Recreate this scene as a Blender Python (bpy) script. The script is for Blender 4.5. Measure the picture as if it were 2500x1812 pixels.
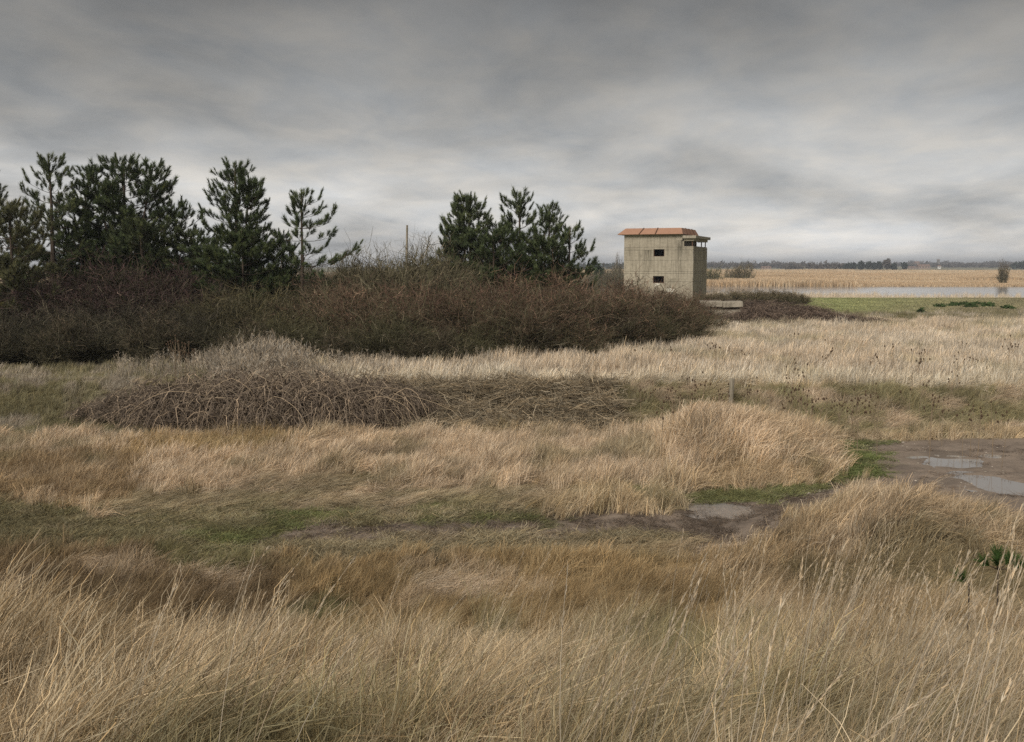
import bpy, bmesh, math, random
import numpy as np
from mathutils import Vector, Matrix

for o in list(bpy.data.objects):
    bpy.data.objects.remove(o)
SC = bpy.context.scene
COL = SC.collection
R = math.radians

# ------------------------------------------------------------------ camera
CAMZ, F, HOR = 3.6, 2430.0, 650.0
PITCH = math.atan((906 - HOR) / F)
cam = bpy.data.cameras.new('camera')
cam.sensor_width = 36.0
cam.lens = F / 2500 * 36
cam.clip_start = 0.05
cam.clip_end = 20000
camo = bpy.data.objects.new('camera', cam)
camo.location = (0, 0, CAMZ)
camo.rotation_euler = (math.pi / 2 - PITCH, 0, 0)
COL.objects.link(camo)
SC.camera = camo

# ------------------------------------------------------------------ world and sun
SUN_EL, SUN_AZ = 38.0, -152.0          # azimuth from +Y (view direction), negative = left
EXPOSURE = 1.35
world = bpy.data.worlds.new('World')
SC.world = world
world.use_nodes = True
nt = world.node_tree
nt.nodes.clear()


def N(t, typ, **kw):
    n = t.nodes.new(typ)
    for k, v in kw.items():
        setattr(n, k, v)
    return n


def L(t, a, b):
    t.links.new(a, b)


def math_node(t, op, a, b=None, c=None, clamp=False):
    n = t.nodes.new('ShaderNodeMath')
    n.operation = op
    n.use_clamp = clamp
    for i, v in enumerate((a, b, c)):
        if v is None:
            continue
        if isinstance(v, (int, float)):
            n.inputs[i].default_value = v
        else:
            t.links.new(v, n.inputs[i])
    return n.outputs[0]


def mix_rgb(t, fac, a, b, blend='MIX'):
    n = t.nodes.new('ShaderNodeMix')
    n.data_type = 'RGBA'
    n.blend_type = blend
    n.clamp_factor = True
    for sock, v in ((n.inputs[0], fac), (n.inputs[6], a), (n.inputs[7], b)):
        if isinstance(v, (int, float)):
            sock.default_value = v
        elif isinstance(v, (tuple, list)):
            sock.default_value = (*v[:3], 1)
        else:
            t.links.new(v, sock)
    return n.outputs[2]


def ramp(t, fac, stops, interp='LINEAR'):
    n = t.nodes.new('ShaderNodeValToRGB')
    n.color_ramp.interpolation = interp
    while len(n.color_ramp.elements) < len(stops):
        n.color_ramp.elements.new(0.5)
    for e, (p, c) in zip(n.color_ramp.elements, stops):
        e.position = p
        e.color = (*c, 1) if len(c) == 3 else c
    t.links.new(fac, n.inputs[0])
    return n.outputs[0]


def noise(t, vec, scale, detail=4, rough=0.55, dist=0.0):
    n = t.nodes.new('ShaderNodeTexNoise')
    n.inputs['Scale'].default_value = scale
    n.inputs['Detail'].default_value = detail
    n.inputs['Roughness'].default_value = rough
    n.inputs['Distortion'].default_value = dist
    if vec is not None:
        t.links.new(vec, n.inputs['Vector'])
    return n.outputs['Fac']


def mapping(t, vec, scale=(1, 1, 1), rot=(0, 0, 0), loc=(0, 0, 0)):
    n = t.nodes.new('ShaderNodeMapping')
    n.inputs['Scale'].default_value = scale
    n.inputs['Rotation'].default_value = rot
    n.inputs['Location'].default_value = loc
    t.links.new(vec, n.inputs['Vector'])
    return n.outputs[0]


def build_world():
    tc = N(nt, 'ShaderNodeTexCoord')
    d = tc.outputs['Generated']
    sep = N(nt, 'ShaderNodeSeparateXYZ')
    L(nt, d, sep.inputs[0])
    z = math_node(nt, 'MAXIMUM', sep.outputs[2], 0.0)
    zz = math_node(nt, 'ADD', z, 0.16)
    px = math_node(nt, 'DIVIDE', sep.outputs[0], zz)
    py = math_node(nt, 'DIVIDE', sep.outputs[1], zz)
    cmb = N(nt, 'ShaderNodeCombineXYZ')
    L(nt, px, cmb.inputs[0])
    L(nt, py, cmb.inputs[1])
    p = cmb.outputs[0]
    # layered stratus: broad rolls and finer ripples, carried on a flat cloud deck
    n1 = noise(nt, mapping(nt, p, (1.25, 1.0, 1), (0, 0, R(-50)), (3.1, 1.7, 0)), 1.0, 5, 0.5, 0.35)
    n2 = noise(nt, mapping(nt, p, (3.2, 2.4, 1), (0, 0, R(-50)), (0.3, 5.7, 0)), 1.0, 6, 0.6, 0.3)
    n3 = noise(nt, mapping(nt, p, (0.5, 0.5, 1), (0, 0, R(-40)), (7.3, 2.2, 0)), 1.0, 2, 0.5, 0.3)
    s = math_node(nt, 'ADD', math_node(nt, 'MULTIPLY', n1, 0.62), math_node(nt, 'MULTIPLY', n2, 0.27))
    s = math_node(nt, 'ADD', s, math_node(nt, 'MULTIPLY', n3, 0.42))
    s = math_node(nt, 'SUBTRACT', s, 0.655)            # about -.25 .. .25
    var = math_node(nt, 'MULTIPLY_ADD', s, 2.3, 1.0)
    # overcast deck: thin and bright low over the sea, heavier overhead
    base = ramp(nt, math_node(nt, 'MULTIPLY', z, 2.0),
                [(0.0, (0.312, 0.307, 0.300)), (0.10, (0.252, 0.249, 0.244)), (0.21, (0.178, 0.176, 0.172)),
                 (0.36, (0.107, 0.106, 0.103)), (0.54, (0.067, 0.066, 0.064)), (1.0, (0.108, 0.107, 0.105))])
    mulv = N(nt, 'ShaderNodeVectorMath', operation='SCALE')
    L(nt, base, mulv.inputs[0])
    L(nt, var, mulv.inputs['Scale'])
    warm = ramp(nt, n2, [(0.35, (0.975, 1.0, 1.03)), (0.65, (1.04, 1.005, 0.955))])
    cl = mix_rgb(nt, 1.0, mulv.outputs[0], warm, 'MULTIPLY')
    sky = N(nt, 'ShaderNodeTexSky', sky_type='NISHITA')
    sky.sun_disc = False
    sky.sun_elevation = R(SUN_EL)
    sky.sun_rotation = R(SUN_AZ)
    bg1 = N(nt, 'ShaderNodeBackground')
    L(nt, sky.outputs[0], bg1.inputs[0])
    bg1.inputs[1].default_value = 0.05
    bg2 = N(nt, 'ShaderNodeBackground')
    L(nt, cl, bg2.inputs[0])
    bg2.inputs[1].default_value = 1.0
    mx = N(nt, 'ShaderNodeMixShader')
    mx.inputs[0].default_value = 0.97              # the cloud deck covers almost all of the blue
    L(nt, bg1.outputs[0], mx.inputs[1])
    L(nt, bg2.outputs[0], mx.inputs[2])
    out = N(nt, 'ShaderNodeOutputWorld')
    L(nt, mx.outputs[0], out.inputs[0])


build_world()
sun = bpy.data.lights.new('sun', 'SUN')
sun.energy = 1.5
sun.angle = R(26)
sun.color = (1.0, 0.95, 0.87)
suno = bpy.data.objects.new('sun', sun)
az = R(SUN_AZ)
sdir = Vector((math.sin(az) * math.cos(R(SUN_EL)), math.cos(az) * math.cos(R(SUN_EL)), math.sin(R(SUN_EL))))
suno.rotation_euler = sdir.to_track_quat('Z', 'Y').to_euler()
suno.location = sdir * 60
COL.objects.link(suno)
SC.view_settings.view_transform = 'Standard'
SC.view_settings.look = 'None'
SC.view_settings.exposure = EXPOSURE
SC.view_settings.gamma = 1.0
SC.view_settings.use_curve_mapping = False
SC.render.engine = 'CYCLES'
cy = SC.cycles
cy.max_bounces = 5
cy.diffuse_bounces = 2
cy.glossy_bounces = 2
cy.transmission_bounces = 4
cy.transparent_max_bounces = 4
cy.volume_bounces = 0
cy.use_denoising = False
cy.use_adaptive_sampling = False
cy.sample_clamp_indirect = 4
cy.caustics_reflective = False
cy.caustics_refractive = False

# ------------------------------------------------------------------ pixels <-> places
CP, SP = math.cos(PITCH), math.sin(PITCH)


def ray(u, v):
    xc, yc = (u - 1250) / F, (906 - v) / F
    return np.array([xc, CP + SP * yc, -SP + CP * yc])


def at(u, v, Y):
    d = ray(u, v)
    k = Y / d[1]
    return Vector((d[0] * k, Y, CAMZ + d[2] * k))


def project(x, y, z):
    dz = z - CAMZ
    fwd = np.maximum(y * CP - dz * SP, 0.05)
    up = y * SP + dz * CP
    return 1250 + F * x / fwd, 906 - F * up / fwd


# ------------------------------------------------------------------ noise for layout
def vnoise(x, y, scale, seed):
    rg = np.random.default_rng(seed)
    T = rg.random((64, 64))
    X, Y = np.asarray(x) / scale + 1000.37, np.asarray(y) / scale + 1000.71
    i, j = np.floor(X).astype(int), np.floor(Y).astype(int)
    fx, fy = X - i, Y - j
    fx, fy = fx * fx * (3 - 2 * fx), fy * fy * (3 - 2 * fy)
    a, b = T[i % 64, j % 64], T[(i + 1) % 64, j % 64]
    c, d = T[i % 64, (j + 1) % 64], T[(i + 1) % 64, (j + 1) % 64]
    return (a * (1 - fx) + b * fx) * (1 - fy) + (c * (1 - fx) + d * fx) * fy


def fnoise(x, y, scale, seed, octs=3):
    s, amp, tot = 0, 1.0, 0
    for k in range(octs):
        s = s + amp * vnoise(x, y, scale / 2 ** k, seed + k * 17)
        tot += amp
        amp *= 0.55
    return s / tot


def sstep(a, b, x):
    t = np.clip((x - a) / (b - a), 0, 1)
    return t * t * (3 - 2 * t)


# ------------------------------------------------------------------ terrain
def flat(u, v):
    d = ray(u, v)
    k = -CAMZ / d[2]
    return d[0] * k, d[1] * k


PUD = []                                   # world ellipses of the puddles: x, y, rx, ry
for u, v, ru, rv in ((1785, 1250, 78, 16), (1690, 1236, 40, 9), (2325, 1128, 72, 14), (2440, 1180, 75, 24), (2422, 1111, 22, 5)):
    x0, y0 = flat(u, v)
    x1, _ = flat(u + ru, v)
    _, ya = flat(u, v + rv)
    _, yb = flat(u, v - rv)
    PUD.append((x0, y0, x1 - x0, (yb - ya) / 2))
WATER_Z = -0.6


def height(x, y):
    x, y = np.asarray(x, float), np.asarray(y, float)
    z = 2.0 * (1 - sstep(0.5, 10.5, y))
    wob = (fnoise(x, y, 3.0, 5) - 0.5)
    z = z + 0.66 * sstep(21.3, 23.4, y + wob * 1.6)
    z = z + 0.74 * np.exp(-((x - 4.05) / 1.30) ** 2 - ((y - 18.4) / 1.25) ** 2)
    z = z + 0.50 * np.exp(-(((x - 4.75) / 1.45) ** 2 + ((y - 12.4) / 1.35) ** 2) ** 1.2)
    z = z + 0.25 * np.exp(-((x + 10) / 3.0) ** 2 - ((y - 22.5) / 1.6) ** 2)
    z = z + 0.22 * (fnoise(x, y, 1.3, 13) - 0.5) * sstep(8, 10, y) * (1 - sstep(20, 22, y)) * sstep(0.02, 0.3, np.exp(-((x - 4.05) / 1.3) ** 2 - ((y - 18.4) / 1.25) ** 2) + np.exp(-((x - 4.75) / 1.5) ** 2 - ((y - 12.4) / 1.4) ** 2))
    z = z + 0.10 * (fnoise(x, y, 2.2, 11) - 0.5) * sstep(1, 3, y) * (1 - sstep(60, 90, y))
    z = z + 0.05 * (fnoise(x, y, 0.5, 23) - 0.5) * (1 - sstep(24, 30, y))
    # low sea-wall crest, marsh behind it
    z = z + 0.10 * sstep(55, 80, y)
    z = z - 1.9 * sstep(88.5, 97, y)
    z = z + 0.66 * sstep(205, 210, y + x * 0.004)
    z = z - 0.6 * sstep(272, 276, y) * (1 - sstep(296, 302, y)) * sstep(70, 95, x)
    z = z + 0.25 * (vnoise(x, y, 60, 31) - 0.5) * sstep(320, 500, y)
    z = z + 7.0 * sstep(900, 2600, y) * sstep(-200, 600, x)
    mud = 1 - sstep(0.6, 1.25, np.abs((y - 16.0) / 5.2))
    p = np.zeros_like(z)
    for (cx, cy_, rx, ry) in PUD:
        p = np.maximum(p, np.exp(-(((x - cx) / rx) ** 2 + ((y - cy_) / ry) ** 2) ** 1.5 * 0.7))
    for ry, rs in ((17.35, 0.05), (18.75, 0.05), (19.5, -0.04), (15.9, 0.10)):
        z = z - 0.035 * np.exp(-((y - ry - rs * (x - 8) - 0.25 * (fnoise(x, y, 1.5, 61) - 0.5)) / 0.11) ** 2) * sstep(5.6, 7.0, x) * (1 - p)
    rough = fnoise(x, y, 0.35, 41, 3) - 0.5
    # puddle hollows are levelled to the bottom of the wheel ruts
    z = z * (1 - p) + p * (-0.046) + rough * 0.07 * mud * (1 - 0.5 * p)
    return z


def hz(x, y):
    return float(height(np.array([x]), np.array([y]))[0])


# ------------------------------------------------------------------ zones (what grows where)
def inpoly(u, v, poly):
    res = np.zeros(u.shape, bool)
    n = len(poly)
    j = n - 1
    for i in range(n):
        xi, yi = poly[i]
        xj, yj = poly[j]
        with np.errstate(divide='ignore', invalid='ignore'):
            c = ((yi > v) != (yj > v)) & (u < (xj - xi) * (v - yi) / (yj - yi + 1e-9) + xi)
        res ^= c
        j = i
    return res


STRAW = np.array((0.52, 0.415, 0.300))
GREYS = np.array((0.50, 0.430, 0.340))
PINK = np.array((0.585, 0.462, 0.330))
ORANGE = np.array((0.410, 0.300, 0.165))
DBROWN = np.array((0.225, 0.165, 0.100))
OLIVE = np.array((0.205, 0.185, 0.098))
GREEN = np.array((0.125, 0.152, 0.056))
MUDC = np.array((0.225, 0.178, 0.142))

ZONES = [   # polygon in photo pixels of the ground, tint, height, density, kind (0 upright, 1 laid, 2 short, 3 tall)
    ([(-400, 1345), (720, 1362), (720, 1630), (-400, 1660)], DBROWN * 0.95, 0.27, 1.0, 0),
    ([(690, 1366), (1760, 1372), (1760, 1560), (690, 1600)], ORANGE * 0.88, 0.27, 1.1, 0),
    ([(1760, 1366), (2900, 1290), (2900, 1500), (1760, 1540)], (ORANGE + STRAW) * 0.45, 0.28, 1.0, 0),
    ([(-400, 1040), (1620, 1040), (1640, 1180), (1560, 1235), (800, 1225), (300, 1250), (-400, 1280)], PINK, 0.37, 1.2, 0),
    ([(-400, 1125), (370, 1115), (340, 1215), (-400, 1275)], DBROWN * 1.45, 0.32, 1.0, 0),
    ([(300, 1080), (700, 1070), (700, 1110), (300, 1130)], ORANGE * 1.05, 0.36, 1.0, 0),
    ([(1150, 1205), (1600, 1185), (1580, 1240), (1150, 1245)], ORANGE * 0.95, 0.25, 1.0, 0),
    ([(560, 1180), (940, 1130), (960, 1215), (560, 1240)], STRAW * 1.02, 0.25, 1.0, 1),
    ([(810, 1135), (900, 1145), (895, 1180), (830, 1175)], OLIVE, 0.12, 1.0, 2),
    ([(-400, 1215), (150, 1235), (120, 1290), (-400, 1300)], OLIVE * 0.8, 0.16, 1.0, 2),
    ([(1590, 1060), (1700, 1005), (1900, 1010), (2050, 1120), (2000, 1170), (1700, 1190), (1590, 1150)], PINK * 1.10, 0.46, 1.3, 0),
    ([(1640, 1172), (2000, 1148), (2030, 1175), (1700, 1200)], (ORANGE + PINK) * 0.48, 0.34, 1.1, 0),
    ([(150, 1225), (500, 1200), (1000, 1195), (1500, 1205), (1590, 1170), (1610, 1235), (900, 1250), (300, 1265)], (STRAW + OLIVE) * 0.55, 0.17, 1.1, 1),
    ([(-400, 1272), (400, 1245), (850, 1228), (1330, 1238), (1330, 1275), (760, 1372), (330, 1362), (-400, 1350)], (OLIVE * 0.8 + STRAW * 0.25), 0.10, 1.2, 2),
    ([(420, 1275), (620, 1262), (700, 1245), (860, 1232), (900, 1255), (760, 1275), (700, 1310), (560, 1335), (440, 1320)], (GREEN * 0.9 + OLIVE * 0.4), 0.07, 1.4, 2),
    ([(980, 1238), (1120, 1232), (1120, 1252), (980, 1258)], (GREEN * 0.9 + OLIVE * 0.4), 0.07, 1.4, 2),
    ([(-400, 1262), (360, 1246), (400, 1350), (-400, 1352)], OLIVE * 0.75 + STRAW * 0.12, 0.10, 1.2, 2),
    ([(600, 1315), (780, 1280), (1300, 1250), (1620, 1252), (1660, 1222), (1870, 1212), (1990, 1172), (2090, 1140), (2100, 1200), (2040, 1290), (1870, 1368), (1300, 1374), (800, 1372), (600, 1362)], MUDC * 0.85, 0.05, 0.24, 2),
    ([(600, 1330), (1000, 1316), (1450, 1308), (1660, 1312), (1660, 1374), (600, 1374)], (OLIVE + STRAW * 0.6) * 0.6, 0.11, 0.9, 2),
    ([(1000, 1262), (1200, 1255), (1380, 1258), (1380, 1275), (1000, 1282)], (OLIVE + GREEN) * 0.6, 0.06, 0.7, 2),
    ([(1380, 1320), (1700, 1325), (1700, 1372), (1380, 1372)], (OLIVE + STRAW) * 0.5, 0.12, 0.7, 1),
    ([(2010, 1080), (2130, 1046), (2800, 1036), (2900, 1330), (2500, 1330), (2250, 1300), (2060, 1150)], MUDC * 1.05, 0.05, 0.03, 2),
    ([(1980, 1046), (2170, 1038), (2120, 1085), (2150, 1160), (2060, 1175), (1990, 1110)], GREEN * 1.15 + OLIVE * 0.2, 0.06, 1.1, 2),
    ([(1540, 1172), (1700, 1198), (1900, 1185), (2000, 1155), (2015, 1178), (1890, 1226), (1650, 1224), (1520, 1200)], (GREEN + OLIVE) * 0.66, 0.10, 1.5, 2),
    ([(330, 1350), (640, 1345), (620, 1400), (420, 1420)], OLIVE, 0.2, 0.9, 0),
    ([(430, 1400), (580, 1390), (580, 1440), (430, 1450)], STRAW * 1.1, 0.24, 1.2, 1),
    ([(150, 1390), (300, 1380), (300, 1420), (150, 1430)], STRAW * 0.95, 0.24, 1.2, 1),
    ([(-50, 1440), (90, 1430), (90, 1500), (-50, 1500)], STRAW * 0.95, 0.24, 1.2, 1),
    ([(700, 1490), (860, 1470), (860, 1540), (700, 1550)], OLIVE * 0.9, 0.24, 1.2, 0),
    ([(980, 1410), (1200, 1400), (1200, 1470), (980, 1480)], STRAW, 0.24, 1.2, 1),
    ([(1690, 1360), (1800, 1345), (1800, 1380), (1690, 1385)], STRAW * 1.05, 0.2, 1.2, 1),
    ([(2010, 1290), (2120, 1235), (2260, 1240), (2420, 1330), (2900, 1345), (2900, 1430), (2100, 1410)], (STRAW + ORANGE * 0.5) * 0.66, 0.40, 1.4, 3),
]


def zones(x, y, jitter=True):
    x, y = np.asarray(x, float), np.asarray(y, float)
    u, v = project(x, y, np.where(y < 20.5, 0.0, 0.5))
    wob = np.clip(900 / np.maximum(y, 3), 20, 90)
    n = x.shape[0]
    jr = np.random.default_rng(9)
    jit = 1.0 if jitter else 0.35
    uj = u + (fnoise(x, y, 1.1, 101) - 0.5) * wob * 1.6 + jr.normal(0, 26, n) * jit
    vj = v + (fnoise(x, y, 0.9, 131) - 0.5) * wob * 0.55 + jr.normal(0, 8, n) * jit
    a = fnoise(x, y, 1.3, 151)
    b = fnoise(x, y, 0.45, 171, 2)
    g = fnoise(x, y, 2.6, 191)
    tint = np.zeros((n, 3))
    h = np.zeros(n)
    dens = np.ones(n)
    kind = np.zeros(n, int)
    # foreground bank
    t1 = sstep(0.40, 0.62, a)[:, None]
    fg = np.array((0.50, 0.405, 0.275)) * (1 - t1) + np.array((0.56, 0.445, 0.295)) * t1
    dk = (sstep(0.52, 0.72, b) * sstep(0.45, 0.6, g))[:, None] * 0.8
    fg = fg * (1 - dk) + (ORANGE * 0.85) * dk
    ol = (sstep(0.60, 0.75, fnoise(x, y, 1.7, 211)))[:, None] * 0.7
    fg = fg * (1 - ol) + OLIVE * 1.3 * ol
    tint[:] = fg
    h[:] = 0.48 + 0.40 * (a - 0.5) * 2 + 0.22 * (b - 0.5)
    lay = fnoise(x, y, 0.9, 221) > 0.60
    h *= 1 - 0.38 * sstep(5.8, 8.6, y)
    kind[:] = 3
    kind[lay] = 1
    mid = y > 9.8
    kind[mid] = 0
    for poly, c, hh, dd, kk in ZONES:
        m = inpoly(uj, vj, poly) & (y > 8.7) & (y < 22.2)
        tint[m] = c
        h[m] = hh
        dens[m] = dd
        kind[m] = kk
    # no stand is of one colour: bleached, browned and mossy drifts run through all of them
    zz = (y > 8.7) & (y < 21.6) & (dens > 0.3)
    d1 = fnoise(x, y, 0.7, 351)
    d2 = fnoise(x, y, 1.9, 371)
    k1 = (sstep(0.50, 0.75, d1) * 0.55)[:, None]
    k2 = (sstep(0.52, 0.72, d2) * 0.45 * (kind != 2))[:, None]
    k3 = (sstep(0.58, 0.74, fnoise(x, y, 0.9, 391)) * 0.5)[:, None]
    tz = tint * (1 - k1) + STRAW * np.where(kind == 2, 0.75, 1.05)[:, None] * k1
    tz = tz * (1 - k2 * 0.7) + ORANGE * 0.9 * k2 * 0.7
    tz = tz * (1 - k3) + OLIVE * 0.9 * k3
    tint[zz] = tz[zz]
    h[zz] *= (0.72 + 0.6 * d2)[zz]
    # step bank behind the track
    bk = (y > 21.0) & (y <= 23.6)
    q = sstep(0.44, 0.66, fnoise(x, y, 0.55, 231))[:, None]
    cb = (OLIVE * 1.05 + STRAW * 0.12) * (1 - q) + (STRAW * 0.92) * q
    tint[bk] = cb[bk]
    h[bk] = 0.30
    kind[bk] = np.where(b[bk] > 0.5, 1, 0)
    cut = bk & (u > 960) & (u < 1490)
    tint[cut] = (OLIVE * 0.95 * (1 - q) + STRAW * 0.7 * q)[cut]
    h[cut] = 0.22
    kind[cut] = 1
    lf = (y > 20.3) & (y <= 29) & (u + jr.normal(0, 45, n) + (g - 0.5) * 260 < 420 - (y - 20) * 12)
    tint[lf] = ((OLIVE * 0.9 + GREYS * 0.1) * (1 - q) + GREYS * 0.72 * q)[lf]
    h[lf] = 0.24
    kind[lf] = 0
    # field
    fl = (y > 23.7) & ~lf
    t2 = sstep(0.35, 0.65, fnoise(x, y, 4.0, 251))[:, None]
    cf = GREYS * 1.16 * (1 - t2) + (GREYS * 0.6 + PINK * 0.42) * 1.06 * t2
    dk2 = (sstep(0.58, 0.75, fnoise(x, y, 2.0, 271)))[:, None] * 0.45
    cf = cf * (1 - dk2) + OLIVE * 1.5 * dk2
    edge = sstep(25.6, 23.9, y)[:, None] * 0.7
    cf = cf * (1 - edge) + np.array((0.66, 0.585, 0.455)) * edge
    tint[fl] = cf[fl]
    h[fl] = 0.50
    kind[fl] = 0
    ls = fl & (u + jr.normal(0, 40, n) < 560) & (y < 31)
    tint[ls] = (GREYS * 0.62 * q + (OLIVE * 0.8 + GREYS * 0.2) * (1 - q))[ls]
    h[ls] = 0.34
    # rough belt and the mown sea wall beyond the field
    rb = (y > 50) & (y <= 57)
    r1 = sstep(0.4, 0.65, fnoise(x, y, 2.5, 291))[:, None]
    tint[rb] = (GREYS * 0.85 * (1 - r1) + OLIVE * 0.9 * r1)[rb]
    h[rb] = 0.45
    st = y > 57
    lr = np.clip((u - 2050) / 350, 0, 1)
    nr = sstep(78, 58, y)
    bl = np.clip(0.12 + 0.75 * lr * (0.5 + fnoise(x, y, 4, 311)) * 0.9 + 0.55 * nr * lr, 0, 1)[:, None]
    cs = (GREEN * 1.35 + OLIVE * 0.35 + GREYS * 0.12) * (1 - bl) + (OLIVE * 0.75 + GREYS * 0.28) * bl
    cs = cs * (0.8 + 0.45 * fnoise(x, y, 1.6, 331))[:, None]
    tint[st] = cs[st]
    h[st] = 0.12
    kind[st] = 2
    return tint, h, dens, kind, u, v


# ------------------------------------------------------------------ mesh helpers
def np_mesh(name, verts, faces, nper):
    """verts (n,3), faces (m,nper) -> mesh datablock"""
    verts = np.ascontiguousarray(verts, np.float32)
    faces = np.ascontiguousarray(faces, np.int32)
    me = bpy.data.meshes.new(name)
    me.vertices.add(len(verts))
    me.vertices.foreach_set('co', verts.ravel())
    m = len(faces)
    me.loops.add(m * nper)
    me.loops.foreach_set('vertex_index', faces.ravel())
    me.polygons.add(m)
    me.polygons.foreach_set('loop_start', np.arange(0, m * nper, nper, dtype=np.int32))
    me.update(calc_edges=True)
    return me


def set_attr(me, name, data, typ='FLOAT', dom='POINT'):
    a = me.attributes.new(name, typ, dom)
    key = {'FLOAT': 'value', 'FLOAT_VECTOR': 'vector', 'FLOAT_COLOR': 'color', 'INT': 'value'}[typ]
    a.data.foreach_set(key, np.ascontiguousarray(data, np.int32 if typ == 'INT' else np.float32).ravel())


def tag(o, label=None, cat=None, group=None, kind=None):
    if label:
        o['label'] = label
    if cat:
        o['category'] = cat
    if group:
        o['group'] = group
    if kind:
        o['kind'] = kind
    return o


def link(name, me, mat=None, parent=None, smooth=False):
    o = bpy.data.objects.new(name, me)
    COL.objects.link(o)
    if mat is not None and me is not None and not me.materials:
        me.materials.append(mat)
    if parent is not None:
        o.parent = parent
    if smooth:
        me.polygons.foreach_set('use_smooth', np.ones(len(me.polygons), bool))
    return o


def empty(name, loc=(0, 0, 0), rz=0.0):
    o = bpy.data.objects.new(name, None)
    o.empty_display_size = 0.2
    o.location = loc
    o.rotation_euler = (0, 0, rz)
    COL.objects.link(o)
    return o


def copy_tree(o, parent=None):
    c = o.copy()
    COL.objects.link(c)
    c.parent = parent
    for ch in list(o.children):
        copy_tree(ch, c)
    return c


class MB:
    """collects boxes, tubes and polygons into one mesh"""
    def __init__(self):
        self.v, self.f = [], []

    def poly(self, pts, faces):
        b = len(self.v)
        self.v += [tuple(p) for p in pts]
        self.f += [tuple(b + i for i in f) for f in faces]

    def box(self, x0, x1, y0, y1, z0, z1, M=None):
        pts = [Vector((x, y, z)) for z in (z0, z1) for y in (y0, y1) for x in (x0, x1)]
        if M is not None:
            pts = [M @ p for p in pts]
        self.poly(pts, [(0, 2, 3, 1), (4, 5, 7, 6), (0, 1, 5, 4), (2, 6, 7, 3), (0, 4, 6, 2), (1, 3, 7, 5)])

    def tube(self, path, radii, seg=8, cap=True):
        path = [Vector(p) for p in path]
        rings = []
        ref = Vector((0.31, 0.95, 0.1))
        for i, p in enumerate(path):
            d = (path[min(i + 1, len(path) - 1)] - path[max(i - 1, 0)]).normalized()
            a = d.cross(ref)
            if a.length < 1e-3:
                a = d.cross(Vector((1, 0, 0)))
            a.normalize()
            b = d.cross(a)
            rings.append([p + (a * math.cos(t) + b * math.sin(t)) * radii[i] for t in [2 * math.pi * k / seg for k in range(seg)]])
        base = len(self.v)
        for r in rings:
            self.v += [tuple(q) for q in r]
        for i in range(len(path) - 1):
            for k in range(seg):
                k2 = (k + 1) % seg
                self.f.append((base + i * seg + k, base + i * seg + k2, base + (i + 1) * seg + k2, base + (i + 1) * seg + k))
        if cap:
            self.f.append(tuple(base + k for k in range(seg))[::-1])
            self.f.append(tuple(base + (len(path) - 1) * seg + k for k in range(seg)))

    def build(self, name, mat, parent=None, bevel=0, smooth=False):
        me = bpy.data.meshes.new(name)
        me.from_pydata(self.v, [], self.f)
        bm = bmesh.new()
        bm.from_mesh(me)
        bmesh.ops.recalc_face_normals(bm, faces=bm.faces)
        if bevel:
            bmesh.ops.bevel(bm, geom=list(bm.edges), offset=bevel, segments=1, affect='EDGES')
        bm.to_mesh(me)
        bm.free()
        return link(name, me, mat, parent, smooth)


def ribbons(P, W, rg, side=None):
    """P (n,k,3) polylines, W (n,k) half widths -> verts, quads"""
    n, k, _ = P.shape
    T = np.gradient(P, axis=1)
    if side is None:
        side = rg.normal(size=(n, 1, 3))
    S = np.cross(T, np.broadcast_to(side, T.shape))
    S /= np.linalg.norm(S, axis=2, keepdims=True) + 1e-9
    A = P - S * W[..., None]
    B = P + S * W[..., None]
    V = np.stack([A, B], 2).reshape(n, k * 2, 3)
    i = np.arange(k - 1)
    q = np.stack([2 * i, 2 * i + 1, 2 * i + 3, 2 * i + 2], 1)
    Q = (q[None] + (np.arange(n) * k * 2)[:, None, None]).reshape(-1, 4)
    return V.reshape(-1, 3), Q


def prisms(P, W, rg, seg=3):
    """three-sided tapering tubes along polylines"""
    n, k, _ = P.shape
    T = np.gradient(P, axis=1)
    T /= np.linalg.norm(T, axis=2, keepdims=True) + 1e-9
    side = rg.normal(size=(n, 1, 3))
    A = np.cross(T, np.broadcast_to(side, T.shape))
    A /= np.linalg.norm(A, axis=2, keepdims=True) + 1e-9
    B = np.cross(T, A)
    ang = np.arange(seg) * 2 * math.pi / seg
    V = P[:, :, None, :] + W[:, :, None, None] * (A[:, :, None, :] * np.cos(ang)[None, None, :, None] + B[:, :, None, :] * np.sin(ang)[None, None, :, None])
    q = []
    for i in range(k - 1):
        for s in range(seg):
            s2 = (s + 1) % seg
            q.append((i * seg + s, i * seg + s2, (i + 1) * seg + s2, (i + 1) * seg + s))
    q = np.array(q)
    Q = (q[None] + (np.arange(n) * k * seg)[:, None, None]).reshape(-1, 4)
    return V.reshape(-1, 3), Q


def merge(parts):
    """[(V,Q,attr or None)] -> one"""
    vs, qs, at_ = [], [], []
    b = 0
    for V, Q, a in parts:
        vs.append(V)
        qs.append(Q + b)
        at_.append(a)
        b += len(V)
    return np.concatenate(vs), np.concatenate(qs), np.concatenate(at_)


# ------------------------------------------------------------------ materials
def new_mat(name):
    m = bpy.data.materials.new(name)
    m.use_nodes = True
    t = m.node_tree
    t.nodes.clear()
    out = N(t, 'ShaderNodeOutputMaterial')
    return m, t, out


def attr(t, name, typ='GEOMETRY'):
    n = N(t, 'ShaderNodeAttribute', attribute_name=name, attribute_type=typ)
    return n


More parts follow.
